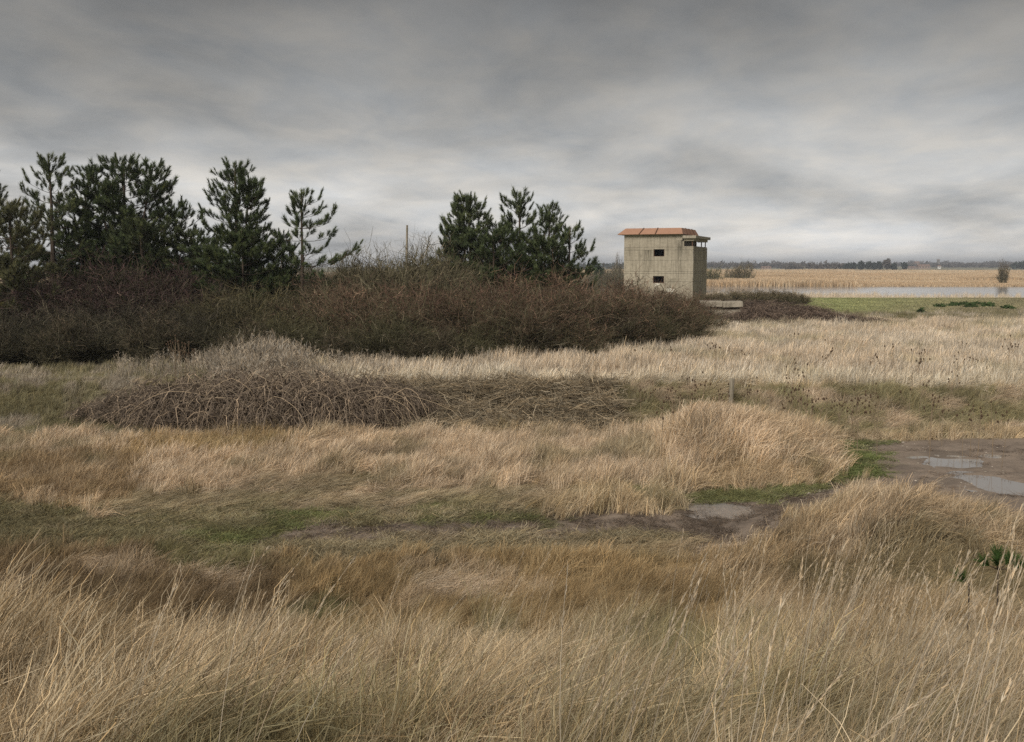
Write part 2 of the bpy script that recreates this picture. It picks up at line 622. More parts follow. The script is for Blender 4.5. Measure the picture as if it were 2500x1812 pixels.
def principled(t, out, col, rough=0.9, spec=0.2):
    b = N(t, 'ShaderNodeBsdfPrincipled')
    if isinstance(col, (tuple, list)):
        b.inputs['Base Color'].default_value = (*col[:3], 1)
    else:
        L(t, col, b.inputs['Base Color'])
    if isinstance(rough, (int, float)):
        b.inputs['Roughness'].default_value = rough
    else:
        L(t, rough, b.inputs['Roughness'])
    b.inputs['Specular IOR Level'].default_value = spec
    L(t, b.outputs[0], out.inputs[0])
    return b


def bump(t, b, hgt, strength, dist):
    n = N(t, 'ShaderNodeBump')
    n.inputs['Strength'].default_value = strength
    n.inputs['Distance'].default_value = dist
    L(t, hgt, n.inputs['Height'])
    L(t, n.outputs[0], b.inputs['Normal'])


def leafy(t, out, col, trans=0.3):
    d = N(t, 'ShaderNodeBsdfDiffuse')
    tr = N(t, 'ShaderNodeBsdfTranslucent')
    L(t, col, d.inputs[0])
    L(t, col, tr.inputs[0])
    m = N(t, 'ShaderNodeMixShader')
    m.inputs[0].default_value = trans
    L(t, d.outputs[0], m.inputs[1])
    L(t, tr.outputs[0], m.inputs[2])
    L(t, m.outputs[0], out.inputs[0])


def mat_grass():
    m, t, out = new_mat('dry_grass')
    ti = attr(t, 'tint', 'INSTANCER')
    rn = attr(t, 'rnd')
    k = math_node(t, 'MULTIPLY_ADD', rn.outputs['Fac'], 1.0, 0.50)
    sc = N(t, 'ShaderNodeVectorMath', operation='SCALE')
    L(t, ti.outputs['Color'], sc.inputs[0])
    L(t, k, sc.inputs['Scale'])
    hue = ramp(t, math_node(t, 'FRACT', math_node(t, 'MULTIPLY', rn.outputs['Fac'], 7.3)),
               [(0, (1.08, 0.98, 0.84)), (0.5, (1, 1, 1)), (1, (0.94, 1.0, 1.07))])
    c = mix_rgb(t, 1.0, sc.outputs[0], hue, 'MULTIPLY')
    leafy(t, out, c, 0.20)
    return m


def mat_twig():
    m, t, out = new_mat('bare_twigs')
    oi = N(t, 'ShaderNodeObjectInfo')
    tip = attr(t, 'tip')
    rn = attr(t, 'rnd')
    # algae-green old wood, red-brown young shoots
    lich = mix_rgb(t, 0.25, ramp(t, rn.outputs['Fac'], [(0.0, (0.070, 0.068, 0.034)), (0.7, (0.100, 0.090, 0.052)), (0.86, (0.12, 0.10, 0.062)), (0.96, (0.34, 0.29, 0.20))]), (0.078, 0.074, 0.036))
    vv = N(t, 'ShaderNodeSeparateColor')
    L(t, oi.outputs['Color'], vv.inputs[0])
    lum = math_node(t, 'MULTIPLY', vv.outputs[1], 12.5)
    sc = N(t, 'ShaderNodeVectorMath', operation='SCALE')
    L(t, lich, sc.inputs[0])
    L(t, lum, sc.inputs['Scale'])
    lich = sc.outputs[0]
    shoot = mix_rgb(t, 1.0, oi.outputs['Color'], ramp(t, rn.outputs['Fac'], [(0, (0.65, 0.65, 0.65)), (0.8, (1.05, 1.05, 1.05)), (0.92, (1.4, 1.4, 1.4)), (1.0, (3.4, 3.3, 3.0))]), 'MULTIPLY')
    c = mix_rgb(t, ramp(t, tip.outputs['Fac'], [(0.30, (0, 0, 0)), (0.75, (1, 1, 1))]), lich, shoot)
    principled(t, out, c, 0.85, 0.15)
    return m


def mat_cane():
    m, t, out = new_mat('bramble_canes')
    oi = N(t, 'ShaderNodeObjectInfo')
    rn = attr(t, 'rnd')
    c = mix_rgb(t, 1.0, oi.outputs['Color'], ramp(t, rn.outputs['Fac'], [(0, (0.40, 0.36, 0.34)), (0.6, (0.9, 0.88, 0.86)), (0.85, (1.5, 1.45, 1.35)), (1.0, (2.4, 2.25, 2.0))]), 'MULTIPLY')
    principled(t, out, c, 0.7, 0.25)
    return m


def mat_needle():
    m, t, out = new_mat('pine_needles')
    oi = N(t, 'ShaderNodeObjectInfo')
    rn = attr(t, 'rnd')
    c = mix_rgb(t, 1.0, oi.outputs['Color'], ramp(t, rn.outputs['Fac'], [(0, (0.55, 0.6, 0.6)), (0.6, (1, 1, 1)), (0.95, (1.7, 1.5, 1.2)), (1.0, (2.4, 1.7, 0.9))]), 'MULTIPLY')
    leafy(t, out, c, 0.22)
    return m


def mat_bark(name='pine_bark', a=(0.10, 0.075, 0.055), b=(0.045, 0.035, 0.028), scale=9):
    m, t, out = new_mat(name)
    tc = N(t, 'ShaderNodeTexCoord')
    n = noise(t, mapping(t, tc.outputs['Object'], (1, 1, 0.3)), scale, 5)
    p = principled(t, out, mix_rgb(t, ramp(t, n, [(0.35, (0, 0, 0)), (0.65, (1, 1, 1))]), b, a), 0.9, 0.1)
    bump(t, p, n, 0.6, 0.02)
    return m


def mat_wood(name, a, b):
    m, t, out = new_mat(name)
    tc = N(t, 'ShaderNodeTexCoord')
    n = noise(t, mapping(t, tc.outputs['Object'], (22, 22, 1.6)), 1.5, 6, 0.65)
    n2 = noise(t, tc.outputs['Object'], 6, 3)
    c = mix_rgb(t, ramp(t, n, [(0.35, (0, 0, 0)), (0.68, (1, 1, 1))]), b, a)
    c = mix_rgb(t, math_node(t, 'MULTIPLY', ramp(t, n2, [(0.5, (0, 0, 0)), (0.7, (1, 1, 1))]), 0.5), c, (0.16, 0.15, 0.09))
    p = principled(t, out, c, 0.9, 0.1)
    bump(t, p, n, 0.5, 0.01)
    return m


def mat_concrete():
    m, t, out = new_mat('weathered_concrete')
    tc = N(t, 'ShaderNodeTexCoord')
    geo = N(t, 'ShaderNodeNewGeometry')
    P = tc.outputs['Object']
    sep = N(t, 'ShaderNodeSeparateXYZ')
    L(t, P, sep.inputs[0])
    big = noise(t, P, 0.9, 5, 0.6)
    mid = noise(t, mapping(t, P, (1, 1, 1.8)), 3.2, 5, 0.65)
    fine = noise(t, P, 26, 4, 0.7)
    streak = noise(t, mapping(t, P, (5.0, 5.0, 0.28)), 1.3, 6, 0.65)
    c = mix_rgb(t, ramp(t, big, [(0.3, (0, 0, 0)), (0.7, (1, 1, 1))]), (0.285, 0.245, 0.188), (0.39, 0.342, 0.270))
    c = mix_rgb(t, math_node(t, 'MULTIPLY', ramp(t, mid, [(0.45, (0, 0, 0)), (0.70, (1, 1, 1))]), 0.6), c, (0.195, 0.172, 0.132))
    c = mix_rgb(t, math_node(t, 'MULTIPLY', ramp(t, fine, [(0.52, (0, 0, 0)), (0.68, (1, 1, 1))]), 0.75), c, (0.17, 0.152, 0.12))
    c = mix_rgb(t, math_node(t, 'MULTIPLY', ramp(t, fine, [(0.28, (1, 1, 1)), (0.42, (0, 0, 0))]), 0.35), c, (0.50, 0.46, 0.39))
    # water stains running down from the lift joint and the bay junction
    st = ramp(t, streak, [(0.50, (0, 0, 0)), (0.70, (1, 1, 1))])

    def band(cx, w, zt, zb):
        dx = math_node(t, 'DIVIDE', math_node(t, 'SUBTRACT', sep.outputs[0], cx), w)
        g = math_node(t, 'POWER', 2.718, math_node(t, 'MULTIPLY', math_node(t, 'MULTIPLY', dx, dx), -1.0))
        a = math_node(t, 'SMOOTH_MIN', math_node(t, 'DIVIDE', math_node(t, 'SUBTRACT', sep.outputs[2], zb), zt - zb, clamp=True), 1.0, 0.1)
        top = math_node(t, 'LESS_THAN', sep.outputs[2], zt)
        return math_node(t, 'MULTIPLY', math_node(t, 'MULTIPLY', g, a), top)
    s1 = band(1.98, 0.36, 4.90, 2.6)
    s4 = band(0.35, 0.4, 5.13, 3.4)
    s5 = band(5.35, 0.5, 5.1, 3.9)
    s6 = band(2.9, 2.6, 6.2, 5.5)
    s2 = band(4.62, 0.30, 5.7, 1.0)
    s3 = band(3.9, 0.5, 2.6, 0.8)
    sm = math_node(t, 'ADD', math_node(t, 'ADD', s1, s2), math_node(t, 'MULTIPLY', math_node(t, 'ADD', math_node(t, 'ADD', s3, s4), math_node(t, 'ADD', s5, s6)), 0.5))
    streak2 = noise(t, mapping(t, P, (6.0, 6.0, 0.9), loc=(3, 1, 2)), 1.0, 7, 0.7)
    smk = math_node(t, 'MULTIPLY', sm, ramp(t, streak2, [(0.38, (0, 0, 0)), (0.58, (1, 1, 1))]), clamp=True)
    c = mix_rgb(t, math_node(t, 'MULTIPLY', smk, 1.0), c, (0.070, 0.062, 0.045))
    c = mix_rgb(t, math_node(t, 'MULTIPLY', st, 0.8), c, (0.12, 0.102, 0.074))
    # dirt and black algae blotches on the side face
    sidef = math_node(t, 'GREATER_THAN', sep.outputs[0], 5.66)
    bl = ramp(t, noise(t, mapping(t, P, (3, 3, 0.8), loc=(5, 2, 1)), 1.2, 6, 0.7), [(0.54, (0, 0, 0)), (0.66, (1, 1, 1))])
    c = mix_rgb(t, math_node(t, 'MULTIPLY', math_node(t, 'MULTIPLY', bl, sidef), 0.75), c, (0.09, 0.082, 0.072))
    p = principled(t, out, c, 0.92, 0.15)
    bump(t, p, math_node(t, 'ADD', mid, math_node(t, 'MULTIPLY', fine, 0.5)), 0.5, 0.03)
    return m


def mat_rust():
    m, t, out = new_mat('rust_red_sheeting')
    tc = N(t, 'ShaderNodeTexCoord')
    n = noise(t, tc.outputs['Object'], 2.3, 5, 0.65)
    f = noise(t, tc.outputs['Object'], 20, 4, 0.7)
    c = mix_rgb(t, n, (0.25, 0.135, 0.088), (0.36, 0.205, 0.135))
    c = mix_rgb(t, math_node(t, 'MULTIPLY', ramp(t, f, [(0.55, (0, 0, 0)), (0.75, (1, 1, 1))]), 0.5), c, (0.22, 0.10, 0.06))
    principled(t, out, c, 0.85, 0.2)
    return m


def mat_plain(name, col, rough=0.9, var=0.25, scale=6):
    m, t, out = new_mat(name)
    tc = N(t, 'ShaderNodeTexCoord')
    n = noise(t, tc.outputs['Object'], scale, 4, 0.6)
    c = mix_rgb(t, n, tuple(v * (1 - var) for v in col), tuple(v * (1 + var) for v in col))
    principled(t, out, c, rough, 0.15)
    return m


def mat_ground():
    m, t, out = new_mat('heath_ground')
    a = attr(t, 'ground_color')
    mu = attr(t, 'mud')
    geo = N(t, 'ShaderNodeNewGeometry')
    P = geo.outputs['Position']
    n1 = noise(t, P, 0.9, 5, 0.6)
    n2 = noise(t, P, 9, 6, 0.7)
    n3 = noise(t, P, 55, 3, 0.6)
    c = mix_rgb(t, n2, (0.72, 0.72, 0.72), (1.28, 1.26, 1.2))
    c = mix_rgb(t, 1.0, a.outputs['Color'], c, 'MULTIPLY')
    wet = math_node(t, 'MULTIPLY', ramp(t, math_node(t, 'ADD', math_node(t, 'MULTIPLY', n1, 0.65), math_node(t, 'MULTIPLY', n2, 0.35)), [(0.44, (0, 0, 0)), (0.58, (1, 1, 1))]), mu.outputs['Fac'])
    c = mix_rgb(t, math_node(t, 'MULTIPLY', wet, 0.5), c, (0.050, 0.037, 0.028))
    st = math_node(t, 'MULTIPLY', ramp(t, n3, [(0.66, (0, 0, 0)), (0.72, (1, 1, 1))]), mu.outputs['Fac'])
    c = mix_rgb(t, math_node(t, 'MULTIPLY', st, 0.6), c, (0.34, 0.29, 0.23))
    ro = math_node(t, 'MULTIPLY_ADD', wet, -0.42, 0.92)
    p = principled(t, out, c, ro, 0.25)
    bump(t, p, math_node(t, 'ADD', n2, math_node(t, 'MULTIPLY', n3, 0.4)), 0.7, 0.035)
    return m


def mat_water(name, col, rough, bscale, bstr):
    m, t, out = new_mat(name)
    geo = N(t, 'ShaderNodeNewGeometry')
    n = noise(t, mapping(t, geo.outputs['Position'], (1, 0.35, 1)), bscale, 4, 0.6)
    p = principled(t, out, col, rough, 0.5)
    p.inputs['IOR'].default_value = 1.33
    bump(t, p, n, bstr, 0.03)
    return m


def mat_tinted(name, col, var=0.35, trans=0.1):
    """per-face random tint for far foliage"""
    m, t, out = new_mat(name)
    rn = attr(t, 'rnd')
    c = mix_rgb(t, rn.outputs['Fac'], tuple(v * (1 - var) for v in col), tuple(v * (1 + var) for v in col))
    leafy(t, out, c, trans)
    return m


M_GRASS, M_TWIG, M_CANE, M_NEEDLE = mat_grass(), mat_twig(), mat_cane(), mat_needle()
M_BARK = mat_bark()
M_POST = mat_wood('weathered_post_wood', (0.31, 0.27, 0.21), (0.14, 0.118, 0.088))
M_CONC = mat_concrete()
M_RUST = mat_rust()
M_STEEL = mat_plain('rusty_steel', (0.10, 0.055, 0.035))
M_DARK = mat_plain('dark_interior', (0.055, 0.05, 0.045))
M_GROUND = mat_ground()

# ------------------------------------------------------------------ ground sheet


def build_ground():
    ys = np.concatenate([np.arange(-4, 12.0, 0.16), np.arange(12.0, 23.6, 0.07), np.arange(23.6, 60, 0.5), np.arange(60, 86, 1.5),
                         np.arange(86, 100, 0.5), np.arange(100, 330, 4.0), np.geomspace(330, 5200, 40)])
    g = np.geomspace(12.6, 4200, 70)
    xs = np.concatenate([-g[::-1], np.arange(-12.5, 12.55, 0.085), g])
    X, Y = np.meshgrid(xs, ys)
    x, y = X.ravel(), Y.ravel()
    z = height(x, y)
    tint, h, dens, kind, u, v = zones(x, y, False)
    # thatch and soil between the tufts; bare mud where nothing grows
    soil = np.array((0.115, 0.090, 0.060))
    near = (y < 57)
    gc = np.where(near[:, None], tint * 0.42 + soil * 0.35, tint * 0.95)
    mudm = ((dens < 0.3) & (y < 22)).astype(float)
    M2 = mudm.reshape(X.shape)
    for _ in range(4):      # soft edge between turf and mud
        M2 = (M2 + np.roll(M2, 1, 0) + np.roll(M2, -1, 0) + np.roll(M2, 1, 1) + np.roll(M2, -1, 1)) / 5
    mudm = M2.ravel()
    gc = gc * (1 - mudm[:, None]) + MUDC * mudm[:, None] * 1.05
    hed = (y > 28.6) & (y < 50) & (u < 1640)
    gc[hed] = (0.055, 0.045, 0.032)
    far = y > 96
    fl = fnoise(x, y, 40, 401)[:, None]
    gc[far] = (np.array((0.33, 0.25, 0.155)) * (0.8 + 0.4 * fl))[far]
    ff = y > 700
    gc[ff] = (np.array((0.20, 0.185, 0.12)) * (0.7 + 0.6 * fnoise(x, y, 160, 421)[:, None]))[ff]
    nx, ny = len(xs), len(ys)
    i = np.arange(nx * ny).reshape(ny, nx)
    Q = np.stack([i[:-1, :-1], i[:-1, 1:], i[1:, 1:], i[1:, :-1]], -1).reshape(-1, 4)
    me = np_mesh('ground', np.stack([x, y, z], 1), Q, 4)
    set_attr(me, 'ground_color', np.concatenate([gc, np.ones((len(gc), 1))], 1), 'FLOAT_COLOR')
    set_attr(me, 'mud', mudm)
    o = link('ground', me, M_GROUND, smooth=True)
    tag(o, 'rough grassy ground with a muddy track and turning area', 'ground', kind='structure')


build_ground()

M_PUDDLE = mat_water('puddle_water', (0.24, 0.22, 0.205), 0.03, 3.0, 0.015)
M_MARSH = mat_water('marsh_water', (0.22, 0.20, 0.18), 0.12, 1.2, 0.06)


def build_water():
    labels = ['long puddle lying across the muddy track below the grassy hummock', 'thin puddle at the end of the track beside the long one',
              'pale puddle in the middle of the bare mud', 'wide shallow puddle behind the tall grass mound', 'small puddle far back on the bare mud']
    for k, (cx, cy_, rx, ry) in enumerate(PUD):
        pts = [(math.cos(a) * rx * 1.55, math.sin(a) * ry * 1.55, 0) for a in np.linspace(0, 2 * math.pi, 40, endpoint=False)]
        me = bpy.data.meshes.new('puddle')
        me.from_pydata(pts, [], [tuple(range(40))])
        o = link('puddle', me, M_PUDDLE)
        o.location = (cx, cy_, (-0.008, -0.0105, -0.022, -0.0235, -0.025)[k])
        tag(o, labels[k], 'puddle', kind='structure')
    for nm, lab, (x0, x1, y0, y1) in (('marsh_water', 'wide still lagoon beyond the mown sea wall', (-700, 900, 91, 214)),
                                      ('marsh_channel', 'narrow strip of water behind the brown reeds', (60, 900, 268, 304))):
        me = bpy.data.meshes.new(nm)
        me.from_pydata([(x0, y0, WATER_Z), (x1, y0, WATER_Z), (x1, y1, WATER_Z), (x0, y1, WATER_Z)], [], [(0, 1, 2, 3)])
        o = link(nm, me, M_MARSH)
        tag(o, lab, 'water', kind='structure')


build_water()

# ------------------------------------------------------------------ concrete tower


def build_tower():
    rz = -R(22)
    cx, cy_ = 14.49, 80.0                   # near corner of the bay
    W, D = 5.72, 5.6                        # front width, depth
    MAIN = 4.80                             # main block width; the rest is the lookout bay
    d = Vector((math.cos(rz), math.sin(rz), 0))
    org = Vector((cx, cy_, 0)) - d * W
    base = 0.45
    t = empty('observation_tower', (org.x, org.y, 0), rz)
    tag(t, 'square two-storey concrete lookout tower with rusty red skirt roof', 'tower')
    TH = 0.38
    ZT = 6.20
    lifts = [(base, 1.55), (1.55, 2.36), (2.36, 3.02), (3.02, 3.17), (3.17, 4.08), (4.08, 4.90), (4.90, 5.13), (5.13, ZT)]
    wins = [(2.46, 3.36, 4.38, 4.96), (2.44, 3.36, 2.24, 2.80)]     # front openings x0,x1,z0,z1

    def wall_boxes(mb, axis, c0, c1, a0, a1, z0, z1, holes):
        zs = sorted({z0, z1} | {z for h in holes for z in h[2:] if z0 < z < z1})
        for za, zb in zip(zs[:-1], zs[1:]):
            cur = a0
            for h in sorted(holes):
                if h[2] <= za + 1e-6 and h[3] >= zb - 1e-6:
                    if axis == 'x':
                        mb.box(cur, h[0], c0, c1, za, zb)
                    cur = h[1]
            if axis == 'x':
                mb.box(cur, a1, c0, c1, za, zb)
            else:
                mb.box(c0, c1, cur, a1, za, zb)
    SLZ = 5.19                              # sill of the lookout slit
    rg = random.Random(3)
    for k, (z0, z1) in enumerate(lifts):
        zt = z1 - 0.014 if z1 < ZT else z1
        j = rg.uniform(-0.008, 0.008)
        mb = MB()
        xr = W if z1 <= 5.13 + 1e-6 else MAIN
        wall_boxes(mb, 'x', j, TH, 0, xr - 0.001, z0, zt, wins)
        wall_boxes(mb, 'x', D - TH, D, 0, xr - 0.001, z0, zt, [])
        wall_boxes(mb, 'y', 0, TH, TH, D - TH, z0, zt, [])
        wall_boxes(mb, 'y', xr - TH, xr - j, TH, D - TH, z0, zt, [])
        w = mb.build('wall_lift', M_CONC, t)
    # parapet of the bay up to the slit, two centimetres back from the lift below
    mb = MB()
    mb.box(MAIN + 0.002, W - 0.02, 0.02, 0.3, 5.13, SLZ)
    mb.box(W - 0.32, W - 0.02, 0.3, D - 0.3, 5.13, SLZ)
    mb.box(MAIN + 0.002, W - 0.02, D - 0.3, D - 0.02, 5.13, SLZ)
    mb.build('slit_sill', M_CONC, t)
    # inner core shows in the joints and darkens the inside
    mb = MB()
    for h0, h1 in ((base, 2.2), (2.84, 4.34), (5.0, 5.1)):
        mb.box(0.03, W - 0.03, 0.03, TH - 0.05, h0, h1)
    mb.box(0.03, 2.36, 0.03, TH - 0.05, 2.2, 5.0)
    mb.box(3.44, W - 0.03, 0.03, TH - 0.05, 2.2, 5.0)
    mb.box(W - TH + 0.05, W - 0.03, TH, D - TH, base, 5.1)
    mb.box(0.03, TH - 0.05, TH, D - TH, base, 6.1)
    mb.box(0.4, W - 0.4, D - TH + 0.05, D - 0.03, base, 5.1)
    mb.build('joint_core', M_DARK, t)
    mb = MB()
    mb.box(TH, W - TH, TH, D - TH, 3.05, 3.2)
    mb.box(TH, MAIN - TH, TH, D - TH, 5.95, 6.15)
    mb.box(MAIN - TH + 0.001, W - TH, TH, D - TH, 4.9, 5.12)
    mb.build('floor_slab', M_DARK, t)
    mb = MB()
    mb.box(TH, MAIN - TH, 2.3, 2.5, base, 5.94)  # added behind the windows; its near-black colour stands in for room shade
    mb.build('added_dark_wall', M_DARK, t)
    # window reveals, thin rusted frames
    for (x0, x1, z0, z1) in wins:
        f = MB()
        e = 0.045
        f.box(x0, x1, 0.05, 0.12, z0, z0 + e * 0.7)
        f.box(x0, x0 + e, 0.05, 0.12, z0 + e * 0.7, z1)
        f.box(x1 - e, x1, 0.05, 0.12, z0 + e * 0.7, z1)
        fo = f.build('window_opening', M_STEEL, t)
    # pale spall under the lower opening, shallow broken patch
    mb = MB()
    mb.poly([(2.62, -0.02, 2.23), (3.10, -0.02, 2.225), (2.98, -0.03, 2.09), (2.74, -0.035, 2.0), (2.56, -0.02, 1.92)], [(0, 1, 2, 3, 4)])
    mfc = mat_plain('fresh_concrete', (0.52, 0.48, 0.41), 0.95, 0.15, 9)
    mb.build('spalled_patch', mfc, t)
    mb = MB()
    mb.poly([(3.5, -0.02, 1.75), (3.85, -0.02, 1.85), (4.25, -0.02, 1.72), (4.2, -0.03, 1.5), (3.7, -0.02, 1.5)], [(0, 1, 2, 3, 4)])
    mb.build('spalled_patch', mfc, t)
    # bay lintel, slab and posts
    mb = MB()
    mb.box(MAIN + 0.12, W + 0.02, -0.03, 0.32, 5.60, 5.795)
    mb.box(W - 0.3, W + 0.02, 0.321, D - 0.3, 5.60, 5.795)
    mb.box(MAIN + 0.12, W + 0.02, D - 0.299, D + 0.03, 5.60, 5.795)
    mb.build('bay_lintel', M_CONC, t, 0.01)
    mb = MB()
    mb.box(MAIN + 0.05, W + 0.22, -0.24, D + 0.24, 5.80, 6.03)
    mb.build('bay_roof_slab', M_CONC, t, 0.015)
    mb = MB()
    mb.box(MAIN + 0.003, MAIN + 0.14, 0.02, 0.35, SLZ, 5.598)
    mb.build('slit_jamb', M_CONC, t)
    for (x, y) in ((W - 0.12, 0.12), (W - 0.12, 1.55), (W - 0.12, D - 0.25), (MAIN + 0.45, D - 0.15)):
        mb = MB()
        mb.box(x - 0.035, x + 0.035, y - 0.05, y + 0.05, SLZ, 5.60)
        mb.build('slit_post', M_STEEL, t)
    # skirt roof: sloping sheets all round, flat deck behind
    rf = MB()
    OL, OR, OF, OB = 0.50, 0.10, 0.34, 0.50
    zb, ztop = 6.16, 6.66
    x0, x1, y0, y1 = -OL, MAIN + OR, -OF, D + OB
    ix0, ix1, iy0, iy1 = 0.10, MAIN - 0.10, 0.05, D - 0.1
    rf.box(ix0 + 0.02, ix1 - 0.02, iy0 + 0.02, iy1 - 0.02, 6.21, ztop - 0.012)
    roof = rf.build('roof', M_RUST, t)
    tk = 0.03

    def sheet(a, b, c, d_):
        # outer quad a,b lower edge, c,d upper edge (c above b); a thin slab
        mb = MB()
        pts = [Vector(p) for p in (a, b, c, d_)]
        n = (pts[1] - pts[0]).cross(pts[3] - pts[0]).normalized()
        if n.z < 0:
            n = -n
        lo = [p - n * tk for p in pts]
        mb.poly(pts + lo, [(0, 1, 2, 3), (7, 6, 5, 4), (0, 4, 5, 1), (1, 5, 6, 2), (2, 6, 7, 3), (3, 7, 4, 0)])
        return mb.build('roof_sheet', M_RUST, roof)

    def side(p0, p1, q0, q1, cuts):
        p0, p1, q0, q1 = map(Vector, (p0, p1, q0, q1))
        prev = 0.0
        for c in cuts + [1.0]:
            g0, g1 = prev + 0.004, c - 0.004
            a, b = p0.lerp(p1, g0), p0.lerp(p1, g1)
            dd, cc = q0.lerp(q1, g0), q0.lerp(q1, g1)
            sheet(a, b, cc, dd)
            if c < 1.0:
                m0, m1 = p0.lerp(p1, c), q0.lerp(q1, c)
                s = MB()
                s.tube([m0 + Vector((0, 0, 0.01)), m1 + Vector((0, 0, 0.015))], [0.05, 0.05], 6)
                s.build('roof_seam', M_STEEL, roof)
            prev = c
    side((x0, y0, zb), (x1, y0, zb), (ix0, iy0, ztop), (ix1, iy0, ztop), [0.335, 0.585])
    side((x1, y0, zb), (x1, y1, zb), (ix1, iy0, ztop), (ix1, iy1, ztop), [0.28, 0.5, 0.72])
    side((x1, y1, zb), (x0, y1, zb), (ix1, iy1, ztop), (ix0, iy1, ztop), [0.34, 0.66])
    side((x0, y1, zb), (x0, y0, zb), (ix0, iy1, ztop), (ix0, iy0, ztop), [0.34, 0.66])
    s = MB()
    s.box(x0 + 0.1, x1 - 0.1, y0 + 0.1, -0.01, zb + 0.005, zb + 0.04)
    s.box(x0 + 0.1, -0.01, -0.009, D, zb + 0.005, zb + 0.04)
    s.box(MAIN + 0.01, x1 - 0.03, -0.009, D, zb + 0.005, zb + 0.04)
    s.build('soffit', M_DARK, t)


build_tower()


def build_ruin():
    p = at(1762, 745, 52)
    g = hz(p.x, 52)
    t = empty('concrete_block', (p.x, 52, g), R(-9))
    tag(t, 'low broken concrete slab lying in the brambles beside the tower', 'concrete ruin')
    zt = p.z + 0.16 - g
    mb = MB()
    mb.box(-1.0, 1.0, 0.1, 1.5, -0.1, zt - 0.34)
    mb.build('footing', M_CONC, t, 0.02)
    for (xa, xb, dz, tilt) in ((-1.14, 0.03, 0.02, 0.02), (0.07, 1.12, -0.01, -0.035)):
        mb = MB()
        M = Matrix.Rotation(tilt, 4, 'Y')
        mb.box(xa, xb, -0.1, 1.6, zt - 0.29 + dz, zt + dz, M)
        mb.build('slab', M_CONC, t, 0.025)


build_ruin()


def build_posts():
    # round fence post on the bank
    Y = 22.6
    p = at(1787, 924, Y)
    g = hz(p.x, Y)
    H = p.z - g
    mb = MB()
    r = 0.056
    mb.tube([(0, 0, -0.3), (0.005, 0, H * 0.4), (0.028, 0, H - 0.02), (0.03, 0, H)], [r * 1.02, r, r * 0.97, r * 0.85], 14)
    o = mb.build('fence_post', M_POST, smooth=False)
    o.location = (p.x - 0.02, Y, g)
    tag(o, 'short round weathered fence post on the bank behind the grassy hummock', 'post')
    # slim pale marker post far right
    Y = 47.0
    p = at(2482, 785, Y)
    g = hz(p.x, Y)
    mb = MB()
    mb.box(-0.045, 0.045, -0.04, 0.04, -0.2, p.z - g)
    mb.box(-0.05, 0.05, -0.045, 0.045, p.z - g - 0.08, p.z - g - 0.03)
    o = mb.build('marker_post', mat_plain('pale_painted_wood', (0.55, 0.52, 0.46)), bevel=0.006)
    o.location = (p.x, Y, g)
    tag(o, 'slim pale square marker post at the far edge of the field', 'post')
    # tall timber pole
    Y = 41.5
    p = at(994, 550, Y)
    g = hz(p.x, Y)
    H = p.z - g
    mb = MB()
    mb.tube([(-0.12, 0, -0.4), (-0.05, 0, H * 0.6), (0, 0, H)], [0.06, 0.05, 0.042], 10)
    o = mb.build('timber_pole', M_POST)
    o.location = (p.x, Y, g)
    tag(o, 'tall thin timber pole standing up out of the hawthorn', 'pole')


build_posts()

# ------------------------------------------------------------------ pines


def tuft_templates(bushy):
    out = []
    for s in range(5):
        rg = np.random.default_rng(900 + s + 50 * bushy)
        n = 86
        tt = rg.uniform(0.0, 0.92, n)
        ph = rg.uniform(0, 2 * math.pi, n)
        if bushy:
            al = rg.uniform(0.6, 1.35, n) * (1 - 0.45 * tt)
            ln = rg.uniform(0.38, 0.58, n)
        else:
            al = rg.uniform(0.45, 0.95, n) * (1 - 0.5 * tt)
            ln = rg.uniform(0.26, 0.42, n)
        rad = np.stack([np.cos(ph), np.sin(ph), 0 * ph], 1)
        ax = np.array((0, 0, 1.0))
        dr = rad * np.sin(al)[:, None] + ax * np.cos(al)[:, None]
        b0 = ax * tt[:, None] * (0.7 if bushy else 1.0) + rad * 0.02
        tan = np.stack([-np.sin(ph), np.cos(ph), 0 * ph], 1)
        w = 0.022
        out.append(np.stack([b0 - tan * w, b0 + tan * w, b0 + dr * ln[:, None]], 1))
    return out


TUFTS = tuft_templates(0) + tuft_templates(1)


def frame_from(D, rg):
    D = D / (np.linalg.norm(D, axis=1, keepdims=True) + 1e-9)
    ref = rg.normal(size=D.shape)
    X = np.cross(ref, D)
    X /= np.linalg.norm(X, axis=1, keepdims=True) + 1e-9
    Y = np.cross(D, X)
    return np.stack([X, Y, D], 2)      # columns


